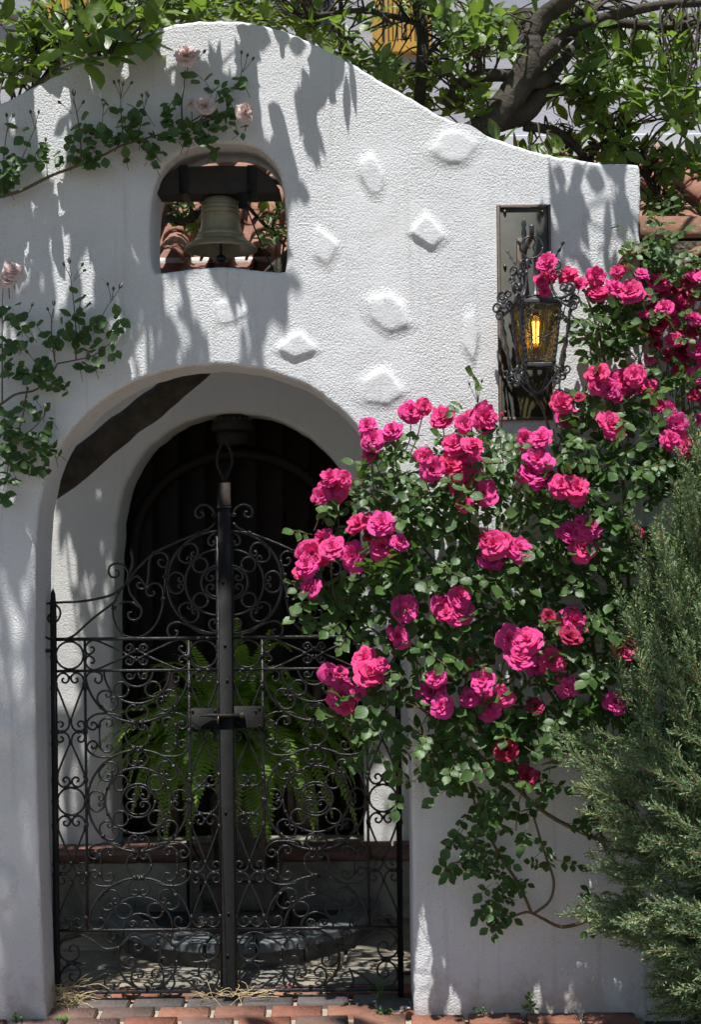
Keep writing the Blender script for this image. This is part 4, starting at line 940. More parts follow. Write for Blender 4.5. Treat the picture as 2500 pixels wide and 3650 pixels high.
# ================================================================ second pink rose over the tiled wall
pr2 = thing('rambling_rose', (1.75,-.12,0), 'deep pink rose bush heaped against the tile capped wall behind the juniper', 'rose bush')
rs2 = [(1395,145,62),(1480,160,42),(1500,240,58),(1545,110,30),(1570,200,44),(1380,270,42),(1425,250,42),(1330,280,28),(1370,370,40),(1530,370,52),(1515,460,58),(1580,440,52),(1560,560,42),(1560,650,28),(1580,830,34),(1560,950,36),(1620,150,50),(1640,260,50),(1650,380,50),(1630,520,50),(1660,640,45),(1420,180,40),(1460,300,40),(1340,200,34),(1590,300,44),(1360,480,28),(1575,760,30),(1600,1350,40),(1590,1500,40),(1440,205,44),(1530,200,46),(1355,330,36),(1410,330,40),(1475,400,42),(1440,470,34),(1590,360,46),(1560,300,44),(1500,540,40),(1590,640,40),(1540,130,36),(1600,110,38),(1480,220,40),(1390,420,30),(1600,500,44)]
st2 = MB(); L2 = Leaves()
for (x, y, r) in rs2:
    Y = -U(.06,.22); p = P(1250+x*f4, 900+y*f4, Y); bloom(PINK if rnd.random() < .8 else DEEP, p, r*f4*(D+Y)/F, pr2, (U(-.5,.4),-.8,.5+U(-.4,.4)))
    e = p+Vector((U(-.05,.08),.06,-U(.12,.25))); st2.tube(cr([p+Vector((0,.012,-.006)), (p+e)/2+Vector((0,.01,0)), e], 4), .0022, 5, False)
for b in ((1525,90),(1340,95),(1300,98),(1560,95)):
    p = P(1250+b[0]*f4, 900+b[1]*f4, -.12); bud(BUDP, p, .017, pr2, (U(-.2,.2),-.2,1)); st2.tube([p, p-Vector((0,-.02,.09))], .0015, 5, False)
for (cx, cy, rx, ry, n) in [(1470,600,70,60,18),(1540,620,60,60,18),(1480,520,70,50,12),(1500,680,80,60,16),(1560,760,60,80,20),(1500,860,70,70,24),(1560,980,60,80,22),(1500,1080,60,60,18),(1580,1200,50,120,22),(1600,1400,60,150,22),(1660,900,60,200,20)]:
    for k in range(n):
        a = U(0,6.28); q = math.sqrt(rnd.random()); p = P((cx+rx*q*math.cos(a))*K, (cy+ry*q*math.sin(a))*K, -U(.02,.2))
        sprig(L2, p, (U(-1,1),-.5,U(-.6,.5)), rnd.choice((3,5,5)), U(.026,.036), .40, st2)
L2.finish(pr2, M['rose_leaf'], 'leaf', 'foliage', 150, in_frame); st2.build('stems', M['cane'], pr2)['kind'] = 'stuff'
for a in ([(2520,3650,-.12),(2480,2800,-.1),(2460,2000,-.1),(2440,1500,-.1),(2420,1150,-.12)],[(2540,3650,-.1),(2560,2700,-.1),(2540,1900,-.1),(2500,1300,-.1)]): cane(a, .013, .005, M['brown_cane'], pr2)
# ================================================================ PALE ROSE shoots on the upper wall
def pale_rose(label, canes, clusters, blooms, buds, f, x0, y0, base):
    t = thing('pale_climbing_rose', base, label, 'rose bush'); st = MB(); LL = Leaves()
    def W_(x, y, Y=-.05): return P(x0+x*f, y0+y*f, Y)
    for c in canes:
        q = cr([W_(a, b, c[2] if len(c) > 2 else -.05) for a, b in c[0]], 5); m = len(q)
        MB().tube(q, [c[1]*(1-.6*i/m) for i in range(m)], 6).build('cane', M['cane'], t)
    for (cx, cy, rx, ry, n) in clusters:
        for k in range(int(n*.75)):
            a = U(0,6.28); q = math.sqrt(rnd.random()); p = W_(cx+rx*q*math.cos(a), cy+ry*q*math.sin(a), -U(.02,.10))
            LL.add(p, (U(-1,1),-.3+U(-.4,.3),-.35+U(-.6,.9)), (U(-.6,.6),-1,.7+U(-.6,.4)), U(.028,.048), .37)
            if k % 3 == 0: st.tube([p, p+Vector((U(-.03,.03),.01,-U(.01,.05)))], .0011, 4, False)
    for (x, y, r, d) in blooms:
        p = W_(x, y, -.09); bloom(PALE, p, r*f*1.08/1000, t, d)
        st.tube([p+Vector((0,.015,-.02)), p+Vector((0,.02,-.06))], .0018, 5, False)
    for (x, y, bx2, by2, L, kind) in buds:
        a = W_(bx2, by2, -.06); b = W_(x, y, -.07); st.tube(cr([a, (a+b)/2+Vector((U(-.004,.004),0,0)), b], 3), .0012, 5, False)
        bud(BUDW if kind else BUDD, b, L, t, (b-a))
    LL.finish(t, M['pale_rose_leaf'], 'leaf', 'foliage', 290, in_frame)
    if st.v: st.build('stems', M['cane'], t)['kind'] = 'stuff'
    return t
f1 = f4
pale_rose('pale pink climbing rose trained along the wall above the bell opening',
  [([(-300,1000),(-150,930),(0,895),(100,865),(230,800),(310,770),(400,735),(480,700),(560,660),(680,625),(800,590),(880,560)], .007),
   ([(370,740),(365,640),(350,520),(330,450)], .003),([(520,690),(555,620),(550,520),(548,420)], .003),([(620,650),(640,560),(655,490)], .0025),([(830,590),(825,480),(835,400),(840,320)], .0035),
   ([(900,560),(960,480),(1030,430),(1085,370),(1100,310)], .003),([(60,860),(90,750),(130,650),(160,580)], .0028),([(10,880),(15,760),(25,640),(35,580)], .0028),([(215,810),(212,740),(208,660)], .0018),([(880,560),(1000,520),(1090,500)], .003),([(860,560),(920,520),(935,510)], .003)],
  [(40,760,50,90,28),(30,850,40,40,12),(100,610,30,40,6),(150,720,50,40,13),(230,710,50,50,12),(330,630,40,60,14),(340,730,90,40,20),(400,560,50,30,8),(460,620,60,70,26),(440,710,50,30,12),(500,470,20,20,3),(590,600,80,70,36),(600,480,40,40,6),(680,670,70,50,22),(640,520,40,40,7),(780,560,60,70,24),(770,490,50,30,8),(860,620,80,50,28),(910,600,60,50,18),(890,370,50,30,6),(970,390,50,30,9),(1000,540,50,60,16),(1010,480,40,40,8),(1110,370,40,40,8),(970,660,25,30,5),(1100,595,22,22,4),(1040,540,40,40,9),(690,730,20,30,3),(580,715,20,20,3)],
  [(848,255,52,(.1,-.8,.55)),(930,487,44,(.25,-.9,.3)),(1112,512,42,(.45,-.85,.1)),(868,476,26,(-.6,-.6,.4))],
  [(335,430,345,490,.020,1),(275,470,330,520,.013,0),(375,470,345,520,.013,0),(558,385,550,440,.015,1),(520,380,548,450,.012,0),(540,375,548,450,.011,0),(595,382,552,450,.012,0),(665,428,655,500,.014,1),(645,440,655,500,.012,0),(672,442,655,500,.011,0),(925,240,880,290,.013,0),(1097,245,1100,320,.012,0),(1122,258,1100,330,.012,0),(1147,272,1100,330,.012,0),(963,420,940,470,.015,1),(1055,458,1030,500,.014,1),(30,530,35,590,.013,0),(60,530,35,600,.014,1),(140,515,160,590,.012,0),(175,515,160,590,.011,0),(208,640,210,680,.012,0),(470,480,465,560,.015,1)], f1, 0, 0, (P(-300,1000).x,-.05,P(-300,1000).z))
pale_rose('pale pink climbing rose shoots hanging on the wall left of the archway'.replace('left of','beside'),
  [([(-250,760),(-100,720),(0,690),(70,645),(170,620),(240,540),(260,505)], .006),([(260,505),(340,490),(420,470),(480,430),(520,390)], .003),([(345,490),(345,360),(335,230),(320,110)], .003),([(440,330),(480,260),(515,200)], .002),([(250,500),(235,380),(235,300),(245,250)], .0028),([(10,690),(10,450),(10,250),(15,150)], .003),([(120,640),(100,760),(60,860),(40,960),(15,1080)], .003),([(60,860),(150,800),(200,740),(205,715)], .0025)],
  [(50,270,60,60,22),(90,380,50,60,14),(40,440,40,60,14),(60,510,50,50,14),(230,410,50,50,16),(170,310,20,20,3),(340,330,70,50,22),(345,210,25,30,4),(400,390,60,60,20),(440,345,40,30,7),(370,260,30,30,5),(520,320,50,40,9),(520,390,40,60,10),(520,440,20,30,3),(440,500,50,40,10),(380,530,30,20,4),(200,510,60,50,18),(230,590,60,40,15),(280,620,25,25,4),(120,560,60,30,9),(100,540,40,30,8),(50,780,60,60,22),(60,860,70,60,26),(150,690,60,40,12),(200,770,40,50,12),(200,870,50,60,16),(250,890,20,40,6),(60,950,50,50,14),(120,980,60,40,11),(195,1000,20,20,4),(130,880,60,60,16),(20,1020,30,40,10),(12,1100,14,50,8)],
  [(58,85,46,(.2,-.8,.5)),(35,128,38,(.1,-.9,.2))],
  [(316,45,325,110,.017,1),(292,60,325,130,.012,0),(372,60,335,120,.012,0),(380,85,335,130,.011,0),(545,158,510,210,.019,1),(490,150,505,230,.012,0),(515,170,510,220,.012,0),(145,242,120,290,.014,1),(205,705,205,740,.015,1),(125,455,160,500,.013,0),(125,625,125,660,.012,0),(218,262,240,320,.011,0),(245,235,242,300,.016,1)], f1, 0, 900, (P(-200,1440).x,-.05,P(-200,1440).z))
# ================================================================ MAGNOLIA
tree = thing('magnolia_tree', (-1.75,.6,0), 'leaning magnolia tree with glossy leaves growing behind and over the gabled wall', 'tree')
LM = Leaves(); tw = MB(); limbpts = []
def limb(pts, name='limb', n=10, knob=0):
    q = cr([P(a[0], a[1], a[2]) if not isinstance(a, Vector) else a for a in [x[:3] if not isinstance(x[0], Vector) else x[0] for x in pts]], 6)
    rr = []; R = [x[3] if not isinstance(x[0], Vector) else x[1] for x in pts]
    for i in range(len(q)):
        t = i/6; k = min(int(t), len(R)-2); rr.append((R[k]+(R[k+1]-R[k])*(t-k))*(1+U(-.06,.06)+knob*math.sin(i*1.3)))
    limbpts.extend((p, r) for p, r in zip(q, rr))
    return MB().tube(q, rr, n).build(name, M['bark'], tree)
def V3(x, y, z, r): return (Vector((x, y, z)), r)
limb([V3(-1.78,.6,-.05,.10), V3(-1.6,.58,.7,.085), (-120,1960,.56,.075), (235,1690,.55,.062), (430,1530,.55,.058), (600,1400,.55,.056), (760,1250,.56,.055), (1000,975,.58,.054), (1300,740,.60,.054), (1600,560,.60,.056), (1740,440,.6,.060), (1830,335,.6,.058), (1885,235,.6,.060), (1895,140,.6,.050)], 'trunk', 12)
limb([(1895,140,.6,.045),(1940,60,.58,.038),(2030,-10,.5,.034),(2120,-150,.3,.03),V3(.75,.45,4.8,.022),V3(.5,.2,5.2,.012)])
limb([(1890,240,.6,.045),(1960,180,.58,.030),(2060,105,.55,.026),(2180,60,.5,.022),(2360,20,.4,.018),(2560,10,.3,.014)])
limb([(2060,105,.55,.020),(2200,85,.55,.019),(2350,95,.5,.018),(2520,85,.5,.016)])
limb([(1880,290,.62,.040),(1950,280,.64,.030),(2010,215,.66,.024),(2080,130,.7,.018),(2130,20,.7,.013)])
limb([(1745,440,.64,.045),(1860,410,.66,.045),(1930,340,.68,.038),(1985,320,.7,.03),(2080,325,.7,.018)])
limb([(1640,480,.7,.035),(1750,430,.66,.036)],)
limb([(1590,380,.7,.028),(1680,280,.66,.026),(1840,270,.62,.026)])
limb([(1870,450,.68,.022),(1960,465,.7,.020),(2030,500,.72,.017),(2090,560,.74,.016),(2140,520,.74,.013),(2200,480,.74,.012)])
limb([(2090,400,.7,.011),(2180,480,.72,.012),(2260,580,.74,.011),(2320,660,.76,.009),(2380,770,.78,.006)])
limb([V3(.42,.9,2.7,.03),(1500,560,.8,.027),(1497,330,.8,.026),(1508,140,.8,.025),(1480,-20,.8,.024),(1430,-200,.7,.02),V3(.1,.3,4.4,.014)])
limb([(-60,520,.5,.024),(40,420,.5,.022),(150,300,.48,.018),(250,150,.45,.016),(340,0,.4,.014),(430,-120,.2,.012),V3(-.8,-.35,4.0,.010),V3(-.85,-.7,4.1,.007)])
limb([V3(-1.7,.62,.5,.05),V3(-1.9,.6,1.8,.045),(-320,700,.5,.04),(-60,520,.5,.026),(-180,180,.3,.02),V3(-1.5,-.3,4.2,.015),V3(-1.1,-.9,4.5,.008)])
limb([(-60,520,.5,.016),(60,370,.5,.012),(200,255,.3,.009),(330,210,.0,.005),(400,205,-.1,.003)], 'limb', 6)
limb([(2000,-150,.4,.02),V3(1.2,-.2,4.2,.016),V3(1.0,-.6,4.4,.008)], 'limb', 6)
limb([(1080,70,.6,.010),(1180,50,.6,.010),(1300,40,.6,.012),(1440,70,.75,.013),(1500,90,.8,.014)], 'limb', 6)
limb([(1215,240,.6,.006),(1210,120,.6,.007),(1215,0,.6,.008)], 'limb', 6)
limb([(590,780,.75,.016),(660,790,.72,.018),(720,750,.68,.018),(800,700,.66,.02),(1000,640,.62,.02),(1250,640,.6,.02)], 'limb', 7)
limb([(870,720,.8,.008),(940,800,.82,.007),(1020,880,.82,.005)], 'limb', 6)
LP_ = np.array([list(p) for p, r in limbpts])
TRK = [(1690,470),(1740,430),(1830,335),(1885,235),(1895,140),(1940,60),(2030,-10),(1960,180),(2060,105),(2180,60),(1497,330),(1508,140),(1480,0),(1860,410),(1930,340),(1590,380),(1680,280)]
def whorl(p, d, n, L0, stem=True, nrm=None, gap=False):
    p = Vector(p); d = Vector(d).normalized(); X_, Y_, Z_ = frame(d, Vector((.3,-.4,.8))); a0 = U(0,6.28)
    for k in range(n):
        a = a0+k*2.4; o = X_*math.cos(a)+Z_*math.sin(a); dd = (o*U(.6,1.1)+d*U(.15,.9)+Vector((0,0,-.22))).normalized()
        q = p-d*U(0,.05); Lq = L0*U(.65,1.15)
        if gap and (in_gap(q+dd*Lq*.2) or in_gap(q+dd*Lq*.55) or in_gap(q+dd*Lq*.95)): continue
        LM.add(q+dd*.012, dd, d*.8+Vector((U(-.4,.4),U(-.5,.2),.75)), Lq, U(.20,.26)*1.1, .25, .12)
    if stem:
        i = int(np.argmin(((LP_-np.array(p))**2).sum(1)+np.random.RandomState(rnd.randint(0,99999)).rand(len(LP_))*.03)); b = Vector(LP_[i]); v = p-b
        if v.length < 1.5 and not (gap and any(in_gap(b+v*t_) for t_ in (.0,.15,.3,.45,.6,.75,.9,1))):
            s = Vector((U(-.06,.06),U(-.06,.06),U(-.02,.10))); tw.tube(cr([b, b+v*.35+s, b+v*.7+s*.6+Vector((U(-.03,.03),0,U(-.03,.03))), p], 4), [.0055-.0035*i_/12 for i_ in range(13)], 5, False)
TC = [(100,70,150,80,13,.3,1.0),(60,220,100,70,9,.3,.9),(200,180,120,70,10,.3,.8),(320,60,120,60,9,.3,.9),(480,60,120,50,10,.05,.8),(640,35,120,35,8,.3,.9),(800,25,120,30,8,.3,.9),(960,40,110,40,9,.3,1.0),(1080,80,70,50,5,.4,1.1),(1190,160,80,70,6,.4,1.1),(1340,250,100,70,7,.4,1.1),(1290,40,130,50,4,.5,1.2),(1540,300,120,100,10,.35,1.1),(1640,120,120,100,12,.35,1.1),(1580,30,150,40,6,.4,1.1),(1690,330,60,60,6,.3,.6),(1780,120,100,100,10,.35,1.1),(2040,70,130,60,10,.35,1.1),(2010,230,120,100,10,.4,1.1),(2190,190,130,110,14,.4,1.1),(2390,140,120,110,14,.35,1.1),(2090,380,130,80,10,.4,1.1),(2280,330,140,90,13,.35,1.1),(2450,330,80,120,11,.3,1.0),(2190,510,90,50,4,.5,1.0),(2360,540,110,60,4,.5,1.0),(2400,740,110,55,9,.55,1.0),(2320,720,40,40,3,.5,.9),(2480,600,50,60,4,.4,.8),(1760,520,60,40,4,.4,.9),(1950,520,90,40,5,.4,.9),(1480,470,60,40,3,.4,.8),(975,790,40,80,4,.6,.95),(690,790,40,50,2,.6,.9),(650,720,40,20,2,.6,.9)]
for (cx, cy, rx, ry, n, y0, y1) in TC:
    for k in range(int(n*1.8+.5)):
        a = U(0,6.28); q = math.sqrt(rnd.random()); px, py, Yq = cx+rx*q*math.cos(a), cy+ry*q*math.sin(a), U(y0,y1)
        if Yq < .72 and min(math.hypot(px-t_[0], py-t_[1]) for t_ in TRK) < 85:
            if rnd.random() < .8: Yq = U(.75,1.15)
        p = P(px, py, Yq)
        whorl(p, (U(-.7,.7),-.45+U(-.5,.4),.35+U(-.5,.5)), rnd.randint(4,7), .086 if cy < 650 else .062)
for (x, y, Y, n) in ((315,195,-.12,6),(395,200,-.14,5),(500,140,-.10,5),(245,150,-.02,6),(340,110,-.02,6),(555,110,.0,5),(430,95,.02,6)):
    whorl(P(x, y, Y), (U(-.2,.5),-.5,.3), n, .115)
# crown overhead, out over the front of the wall: the foliage that dapples it
def shade(px0, px1, py0, py1, n, z0, z1, Yw=0.0, keep=None, L=.078):
    for k in range(n):
        px, py = U(px0,px1), U(py0,py1)
        if keep and not keep(px, py): continue
        w = P(px, py, Yw); zc_ = U(z0, z1); t = (zc_-w.z)/(-SUN.z); p = w-SUN*t
        s = (D+p.y)/F
        if (p.z-H)/s < 1900: continue
        whorl(p, (U(-.7,.7),U(-.7,.3),U(-.3,.5)), rnd.randint(4,6), L, rnd.random() < .35, None, True)
def leftmask(px, py):
    lim = 1230 if py < 330 else (1230-(py-330)*.52 if py < 800 else 985-(py-800)*.25)
    return px < lim
shade(-200,1360,40,560,310,3.75,4.3,0,leftmask); shade(-200,1100,560,1000,190,3.8,4.5,0,leftmask); shade(-200,950,1000,1500,140,3.8,4.6,0,lambda x, y: x < 640 or rnd.random() < .35); shade(-200,220,1400,2400,34,3.9,4.8); shade(-250,170,2300,3650,95,4.6,5.6); shade(-200,560,250,1150,110,3.8,4.4,0); shade(-200,420,1000,1700,40,3.8,4.4,0)
shade(1930,2290,560,900,10,3.75,4.2); shade(-300,1700,1380,3100,300,3.8,5.0,1.3); shade(1600,3300,1000,2900,30,3.9,4.9,1.3); shade(0,1500,2900,3600,80,3.9,4.8,.7)
for k in range(150):  # unseen leaves added in front to shade the paving and cut sky fill
    z_ = U(4.6,6.0); y_ = -1.55-(z_-4.4)*.34-U(0,2.2)
    whorl((U(-3.2,3.0), y_, z_), (U(-.7,.7),U(-.7,.3),U(-.3,.5)), 6, .19, False)
for k in range(70):      # bare crooked twigs among the leaves
    q = P(U(1950,2500), U(350,800), U(.6,.95)) if k < 50 else P(U(1100,1900), U(20,330), U(.45,.9))
    i = int(np.argmin(((LP_-np.array(q))**2).sum(1))); b_ = Vector(LP_[i]); pts = [b_]
    for j in range(5): pts.append(b_+(q-b_)*(j+1)/5+Vector((U(-.03,.03),U(-.03,.03),U(-.03,.03))))
    tw.tube(cr(pts, 3), [.006-.0045*i_/15 for i_ in range(16)], 5, False)
    for j in range(2): s0 = pts[3+j]; tw.tube([s0, s0+Vector((U(-.05,.05),U(-.03,.03),U(-.05,.05))), s0+Vector((U(-.09,.09),U(-.04,.04),U(-.08,.08)))], [.003,.002,.001], 4, False)
LM.finish(tree, M['magnolia'], 'leaf', 'crown', 290, in_frame)
o = tw.build('twigs', M['twig'], tree); o['kind'] = 'stuff'
# ================================================================ JUNIPER
jb = P(2560,3650,-.5)
jun = thing('juniper_shrub', (1.62,-.5,0), 'blue green juniper shrub with feathery sprays in front of the rose', 'shrub')
rng = np.random.RandomState(3)
polyU = [(2455,1500),(2540,1420),(2760,1500),(2760,2700),(2350,2700),(2200,2420),(2230,2080),(2330,1980),(2330,1820),(2400,1700)]
polyL = [(1945,2605),(2080,2640),(2250,2560),(2420,2500),(2760,2500),(2760,3640),(2560,3640),(2420,3560),(2330,3500),(2150,3330),(2010,3250),(2130,3160),(2070,3020),(2090,2900),(2010,2790)]
def inside(p, poly):
    x, y = p; c = False; j = len(poly)-1
    for i in range(len(poly)):
        xi, yi = poly[i]; xj, yj = poly[j]
        if (yi > y) != (yj > y) and x < (xj-xi)*(y-yi)/(yj-yi)+xi: c = not c
        j = i
    return c
def sample(poly):
    xs = [q[0] for q in poly]; ys = [q[1] for q in poly]
    while True:
        p = (U(min(xs),max(xs)), U(min(ys),max(ys)))
        if inside(p, poly): return p
Jv = []; stemsJ = MB()
def strip(p, d, L, w):
    s = np.cross(d, rng.normal(size=3)); s /= np.linalg.norm(s)+1e-9
    Jv.append(np.array([p, p+d*L*.45+s*w, p+d*L, p+d*L*.45-s*w]))
def unit(v): return v/(np.linalg.norm(v)+1e-9)
def spray(tip, dirv, Ls, dens):
    tip = np.array(tip); d = unit(np.array(dirv)); base = tip-d*Ls+np.array([0,.02,-.05*Ls]); prev = None; n = int(dens*Ls/.010)
    pts = []
    for i in range(n):
        t = i/n; p = base+(tip-base)*t+np.array([0,0,.06*Ls*math.sin(PI*t)]); pts.append(Vector(p))
        for k in range(2):
            sd = unit(rng.normal(size=3)*np.array([1,1,1])); sd = unit(sd-d*sd.dot(d)); dd = unit(d*1.0+sd*.75+np.array([0,0,.10])); L1 = (.012+.050*(1-t)**.6)*rng.uniform(.6,1.2)
            m = max(2, int(L1/.008))
            strip(p, dd, L1, .0018)
            for j in range(m):
                q = p+dd*L1*(j+.5)/m; e = unit(dd+unit(rng.normal(size=3))*.75); strip(q, e, rng.uniform(.009,.018), .0024)
    strip(tip-d*.02, d, .03, .0016)
    stemsJ.tube(pts[::3]+[Vector(tip)], [.0022]*len(pts[::3])+[.0008], 4, False)
for k in range(340):
    px, py = sample(polyU); Y = -U(.24,.55); spray(P(px, py, Y), (-.30+U(-.25,.25), -.12+U(-.3,.3), 1), U(.16,.30), 1.0)
for k in range(380):
    px, py = sample(polyL); Y = -U(.24,.60); dn = (py-2600)/1000
    spray(P(px, py, Y), (-1+U(-.15,.3), -.2+U(-.3,.3), .55-.55*dn+U(-.2,.25)), U(.16,.30), 1.0)
for k in range(110):
    spray(P(U(2300,2640), U(3250,3640), -U(.14,.5)), (-1+U(-.2,.3), -.2+U(-.3,.2), U(-.25,.25)), U(.18,.3), 1.0)
for (x, y) in ((1945,2605),(1975,2700),(2010,2640),(2080,2600),(1985,3262),(2085,3105),(2100,3320),(2060,2890),(2140,2720),(2320,3480),(2400,3550)):
    spray(P(x, y, -.34), (-1, -.1, .38 if y < 3000 else (.05 if y < 3300 else .2)), .26, 1.2)
for (x, y) in ((2460,1482),(2395,1700),(2232,1815),(2191,2046),(2330,1900),(2260,2010),(2170,2250),(2420,1600)):
    spray(P(x, y, -.36), (-.45 if y < 2040 and x < 2300 else -.25, -.1, 1), .26, 1.2)
Jv = np.array(Jv); nJ = len(Jv); c = Jv.reshape(-1,3).mean(0)
jo = link('foliage', mesh_np('foliage', Jv.reshape(-1,3)-c, np.arange(nJ*4).reshape(-1,4), M['juniper']), Vector(c), jun); jo['kind'] = 'stuff'
stemsJ.build('twigs', M['cane'], jun)['kind'] = 'stuff'
MB().tube(cr([(1.62,-.5,-.03),(1.58,-.48,.5),(1.5,-.45,1.0),(1.42,-.42,1.6),(1.36,-.4,2.0)], 5), [.035-.028*i/20 for i in range(21)], 8).build('trunk', M['twig'], jun)
for k in range(16):
    z = .25+k*.085; p = Vector((1.6-.12*z/1.5,-.48,z)); e = Vector((U(.95,1.25), -.36+U(-.06,.1), z+U(.1,.35)))
    MB().tube(cr([p, (p*2+e)/3+Vector((U(-.04,.04),.03,-.05)), (p+e*2)/3+Vector((U(-.03,.03),.02,-.04)), e], 4), [.009-.007*i/12 for i in range(13)], 6).build('branch', M['twig'], jun)
for k in range(10):
    z = 1.0+k*.09; p = Vector((1.52-.1*z/1.5,-.45,z)); e = Vector((U(1.2,1.4), -.36+U(-.06,.08), z+U(.3,.6)))
    MB().tube(cr([p, (p*2+e)/3+Vector((-.05,.03,-.02)), (p+e*2)/3+Vector((-.02,.02,-.02)), e], 4), [.008-.0065*i/12 for i in range(13)], 6).build('branch', M['twig'], jun)
# ================================================================ COURTYARD: pool, pedestal urn, fern, stand
fx = P(845,2900,.8).x; FY = .90
pool = thing('fountain_pool', (fx,1.05,0), 'half round courtyard pool with blue grey stone rim behind the gate', 'pool')
def ringseg(a0, a1, r0, r1, z0, z1, cx, cy, name, mat, par):
    n = 6; vs = []; fs = []
    for i in range(n+1):
        a = a0+(a1-a0)*i/n
        for r, z in ((r0,z0),(r1,z0),(r1,z1),(r0,z1)): vs.append((cx+r*math.cos(a), cy+r*math.sin(a), z))
    for i in range(n):
        for k in range(4): fs.append((i*4+k, i*4+4+k, i*4+4+(k+1)%4, i*4+(k+1)%4))
    fs += [(0,1,2,3),(n*4+3,n*4+2,n*4+1,n*4)]
    return soft(MB().add(vs, fs).build(name, mat, par, False), 2, .006)
for k in range(9):
    a0 = PI+k*PI/9; ringseg(a0+.012, a0+PI/9-.012, .47, .60, .075, .115, fx, 1.06, 'rim_stone', M['coping'], pool)
    ringseg(a0+.004, a0+PI/9-.004, .49, .575, -.02, .0745, fx, 1.06, 'kerb_stone', M['basin'], pool)
MB().lathe([(0,.045),(.485,.045)], 32, (fx,1.06,0)).build('water', M['window_dark'], pool)
ped = thing('stone_pedestal', (fx,FY,.0), 'dark weathered stepped stone pedestal with urn standing in the courtyard pool', 'pedestal')
for w2, z0, z1 in ((.21,-.02,.10),(.19,.10,.15),(.155,.15,.28),(.18,.28,.32),(.11,.32,.62)):
    MB().bbox((fx-w2,FY-w2,z0), (fx+w2,FY+w2,z1), .012).build('block', M['basin'], ped)
MB().lathe([(0,.62),(.10,.62),(.11,.635),(.06,.66),(.05,.68),(.09,.70),(.15,.75),(.165,.81),(.18,.83),(.18,.845),(.15,.845),(.14,.81),(0,.81)], 28, (fx,FY,0)).build('urn', M['basin'], ped)
fern = thing('boston_fern', (fx,FY,.81), 'lush green fern filling the stone urn behind the iron gate', 'fern')
def frond(az, el, Lf, droop, name='frond'):
    n = 34; V = []; T = []; p = Vector((fx+.05*math.cos(az), FY+.05*math.sin(az), .82)); d = Vector((math.cos(az)*math.cos(el), math.sin(az)*math.cos(el), math.sin(el))); st = Lf/n; pts = [p.copy()]
    side = Vector((-math.sin(az), math.cos(az), 0))
    for i in range(n):
        d = (d+Vector((0,0,-droop*st*(1+2*i/n)))).normalized(); p = p+d*st; pts.append(p.copy()); t = i/n
        if t < .12: continue
        Lp_ = .062*(1-((t-.35)/.67)**2 if t > .35 else .75+.25*(t-.12)/.23)*U(.9,1.08); nn = side.cross(d).normalized()
        for s in (-1,1):
            dd = (side*s+d*.28+nn*U(-.12,.12)+Vector((0,0,-.12))).normalized(); w3 = st*.46; b = len(V)
            V += [p-d*w3*.7, p+d*w3*.7, p+dd*Lp_*.55+d*w3, p+dd*Lp_*.55-d*w3*.8, p+dd*Lp_+d*w3*.5]
            T += [(b,b+1,b+2),(b,b+2,b+3),(b+3,b+2,b+4)]
    c = sum(pts, Vector())/len(pts)
    b = len(V); 
    for i in range(n):
        a_, b_ = pts[i], pts[i+1]; q = len(V); V += [a_-side*.0013, a_+side*.0013, b_+side*.0013, b_-side*.0013]; T += [(q,q+1,q+2),(q,q+2,q+3)]
    link(name, mesh_np(name, np.array([list(v-c) for v in V]), np.array(T), M['fern']), c, fern)
for k in range(105):
    az = U(0,6.28); az = az if math.sin(az) < .55 else -az; el = math.radians(U(25,85)); frond(az, el, U(.40,.64), U(1.5,4.2))
for a, e, l, dr_ in ((-2.9,.75,.70,1.6),(-.25,.75,.72,1.6),(-2.2,1.25,.56,.9),(-1.0,1.3,.56,.9),(-1.7,1.4,.58,.7),(-1.3,.3,.5,3.6),(-2.1,.3,.52,3.6),(-.6,.5,.6,2.4),(-2.6,.5,.6,2.4)): frond(a, e, l, dr_)
for k in range(26):
    s_a = rnd.choice((0, PI)); frond(s_a+U(-.5,.35) if s_a == 0 else PI+U(-.35,.5), U(.35,1.0), U(.55,.72), U(1.2,2.6))
stn = thing('iron_plant_stand', (P(690,3300,1.0).x,1.0,0), 'thin dark iron plant stand with crossed legs beside the pedestal', 'stand')
x0 = P(668,3100,1.0).x
for a, b in (((x0,1.02,0),(x0,1.02,.75)),((x0+.16,1.02,0),(x0+.16,1.02,.75)),((x0+.05,.98,.28),(x0+.16,.98,.02)),((x0+.02,1.0,.05),(x0+.16,1.0,.40)),((x0+.0,.99,.42),(x0+.15,.99,.10))):
    MB().tube([a, b], .006, 6).build('leg', M['iron'], stn)
MB().tube([(x0+.08+.1*math.cos(q), 1.0+.08*math.sin(q), .75) for q in np.linspace(0,2*PI,20)], .006, 6).build('hoop', M['iron'], stn)
# ================================================================ SMALL THINGS on the threshold
def straw(name, c, rx, ry, hz, n, label, Lm=.1):
    m = MB(); c = Vector(c)
    for k in range(n):
        p = c+Vector((U(-rx,rx), U(-ry,ry), U(0.002,hz))); a = U(0,6.28); L = U(.4,1)*Lm
        e = p+Vector((math.cos(a)*L, math.sin(a)*L*.5, U(-.3,.5)*L)); e.z = max(.003, e.z); mid = (p+e)/2+Vector((U(-.02,.02),U(-.01,.01),U(0,.02)))
        m.tube(cr([p, mid, e], 3), .0011, 3, False)
    o = m.build(name, M['straw']); tag(o, label, 'straw', kind='stuff')
q = G(235,3535,.14); straw('dry_straw', (q.x-.02,.13,.0), .055, .03, .07, 110, 'tangle of dry straw caught at the foot of the gate hinge post', .11)
q = G(800,3540,.14); straw('dry_straw', (q.x,.13,.03), .11, .012, .012, 40, 'dry grass stalks lying along the gate bottom under the centre bar', .12)
dk = P(1402,3592,.09)
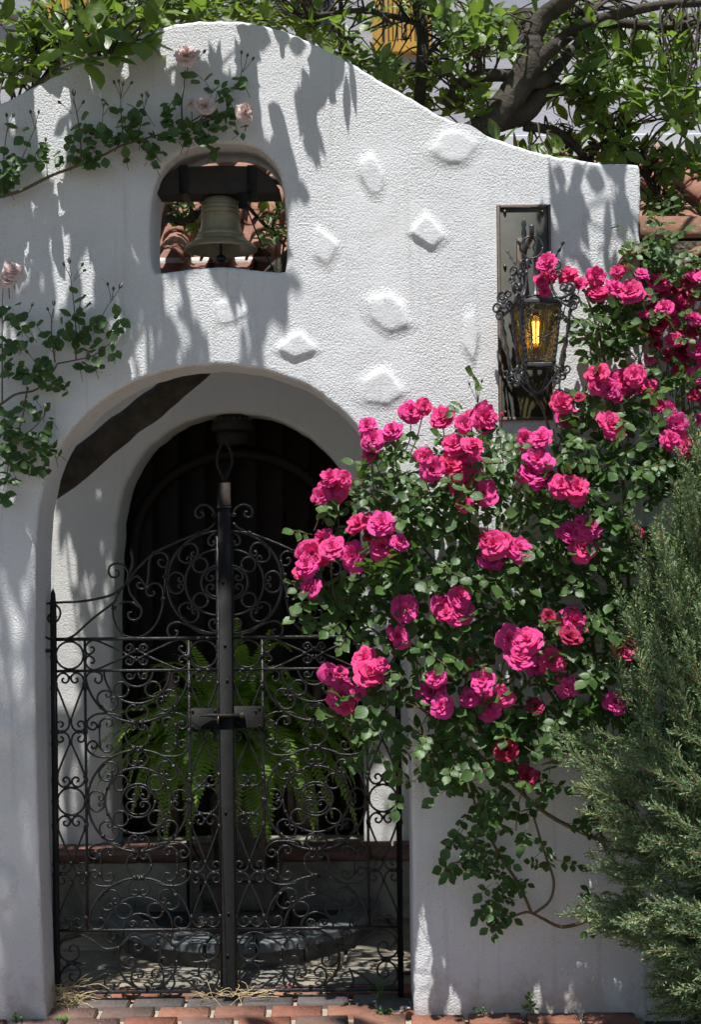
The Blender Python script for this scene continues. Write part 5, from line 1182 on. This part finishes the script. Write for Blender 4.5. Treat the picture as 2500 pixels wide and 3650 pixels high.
disc = thing('ground_light', (dk.x,.085,0), 'flat round grey metal ground fitting on the bricks at the right jamb'.replace('right jamb','rose side jamb'), 'ground light')
MB().lathe([(0,-.01),(.062,-.01),(.064,.012),(.060,.022),(.05,.027),(0,.028)], 28, (dk.x,.085,0)).build('cover', M['grey_disc'], disc)
for k in range(8):
    a = k*PI/4+.2; MB().bbox((-.016,-.003,.006), (.016,.003,.020), .001, Matrix.Translation((dk.x+.0625*math.cos(a), .085+.0625*math.sin(a), 0)) @ Matrix.Rotation(a+PI/2, 4, 'Z')).build('lens', M['fascia'], disc)
def weed(x, y, h, n, L, label, grp=None):
    t = thing('weed', (x,y,0), label, 'weed', grp); 
    for k in range(max(1, n//7)):
        e = Vector((x+U(-.02,.02), y+U(-.012,.012), h*U(.6,1))); MB().tube([(x,y,-.005), e], .0013, 4).build('stem', M['weed'], t)
    V = []
    for k in range(n):
        a = U(0,6.28); tt = U(.25,1); p = Vector((x+U(-.018,.018), y+U(-.01,.01), h*tt)); d = Vector((math.cos(a), math.sin(a)*.7, U(0,.8))); X_, Y_, Z_ = frame(d, (0,-.4,1)); l_ = L*U(.6,1.1)
        V.append(leafV(l_, l_*.26, .2, .2) @ np.array((X_, Y_, Z_))+np.array(p))
    T = (lt_[None]+(np.arange(n)*len(lv))[:,None,None]).reshape(-1,3); V = np.concatenate(V); c = V.mean(0)
    link('leaves', mesh_np('leaves', V-c, T, M['weed']), Vector(c), t)
weed(P(1355,3560,.12).x, .13, .10, 40, .012, 'feathery green weed growing beside the round ground fitting')
weed(P(1365,3630,.02).x, .01, .03, 12, .025, 'small green weed in the brick joint before the round ground fitting')
weed(P(1400,3625,.0).x, .0, .022, 16, .02, 'low clump of weed in the mortar at the foot of the jamb')
weed(P(1895,3620,-.02).x, -.025, .09, 14, .03, 'upright green seedling against the foot of the white wall')
weed(P(1712,3630,-.02).x, -.025, .045, 14, .016, 'short weed at the wall foot between the jamb and the seedling')
weed(P(235,3640,.02).x, .0, .018, 16, .022, 'small flat weed in the brick joint near the straw')
weed(P(70,3640,-.02).x, -.03, .04, 18, .02, 'weed tuft at the foot of the wall beside the gate jamb')
for k, (x, y) in enumerate(((1160,3634),(1145,3645),(1020,3520),(1760,3645))):
    Yp = 1806/((y-1825)+(x-1250)*ST)*4.6-4.6; p = P(x, y, Yp); V = leafV(.02,.010,.2,-.3,.3)
    o = link('fallen_petal', mesh_np('fallen_petal', V, lt_, M['pink']), (p.x,Yp,.008), None, (0,0,U(0,6)))
    tag(o, 'pink rose petal fallen on the brick paving', 'petal', 'fallen rose petals')
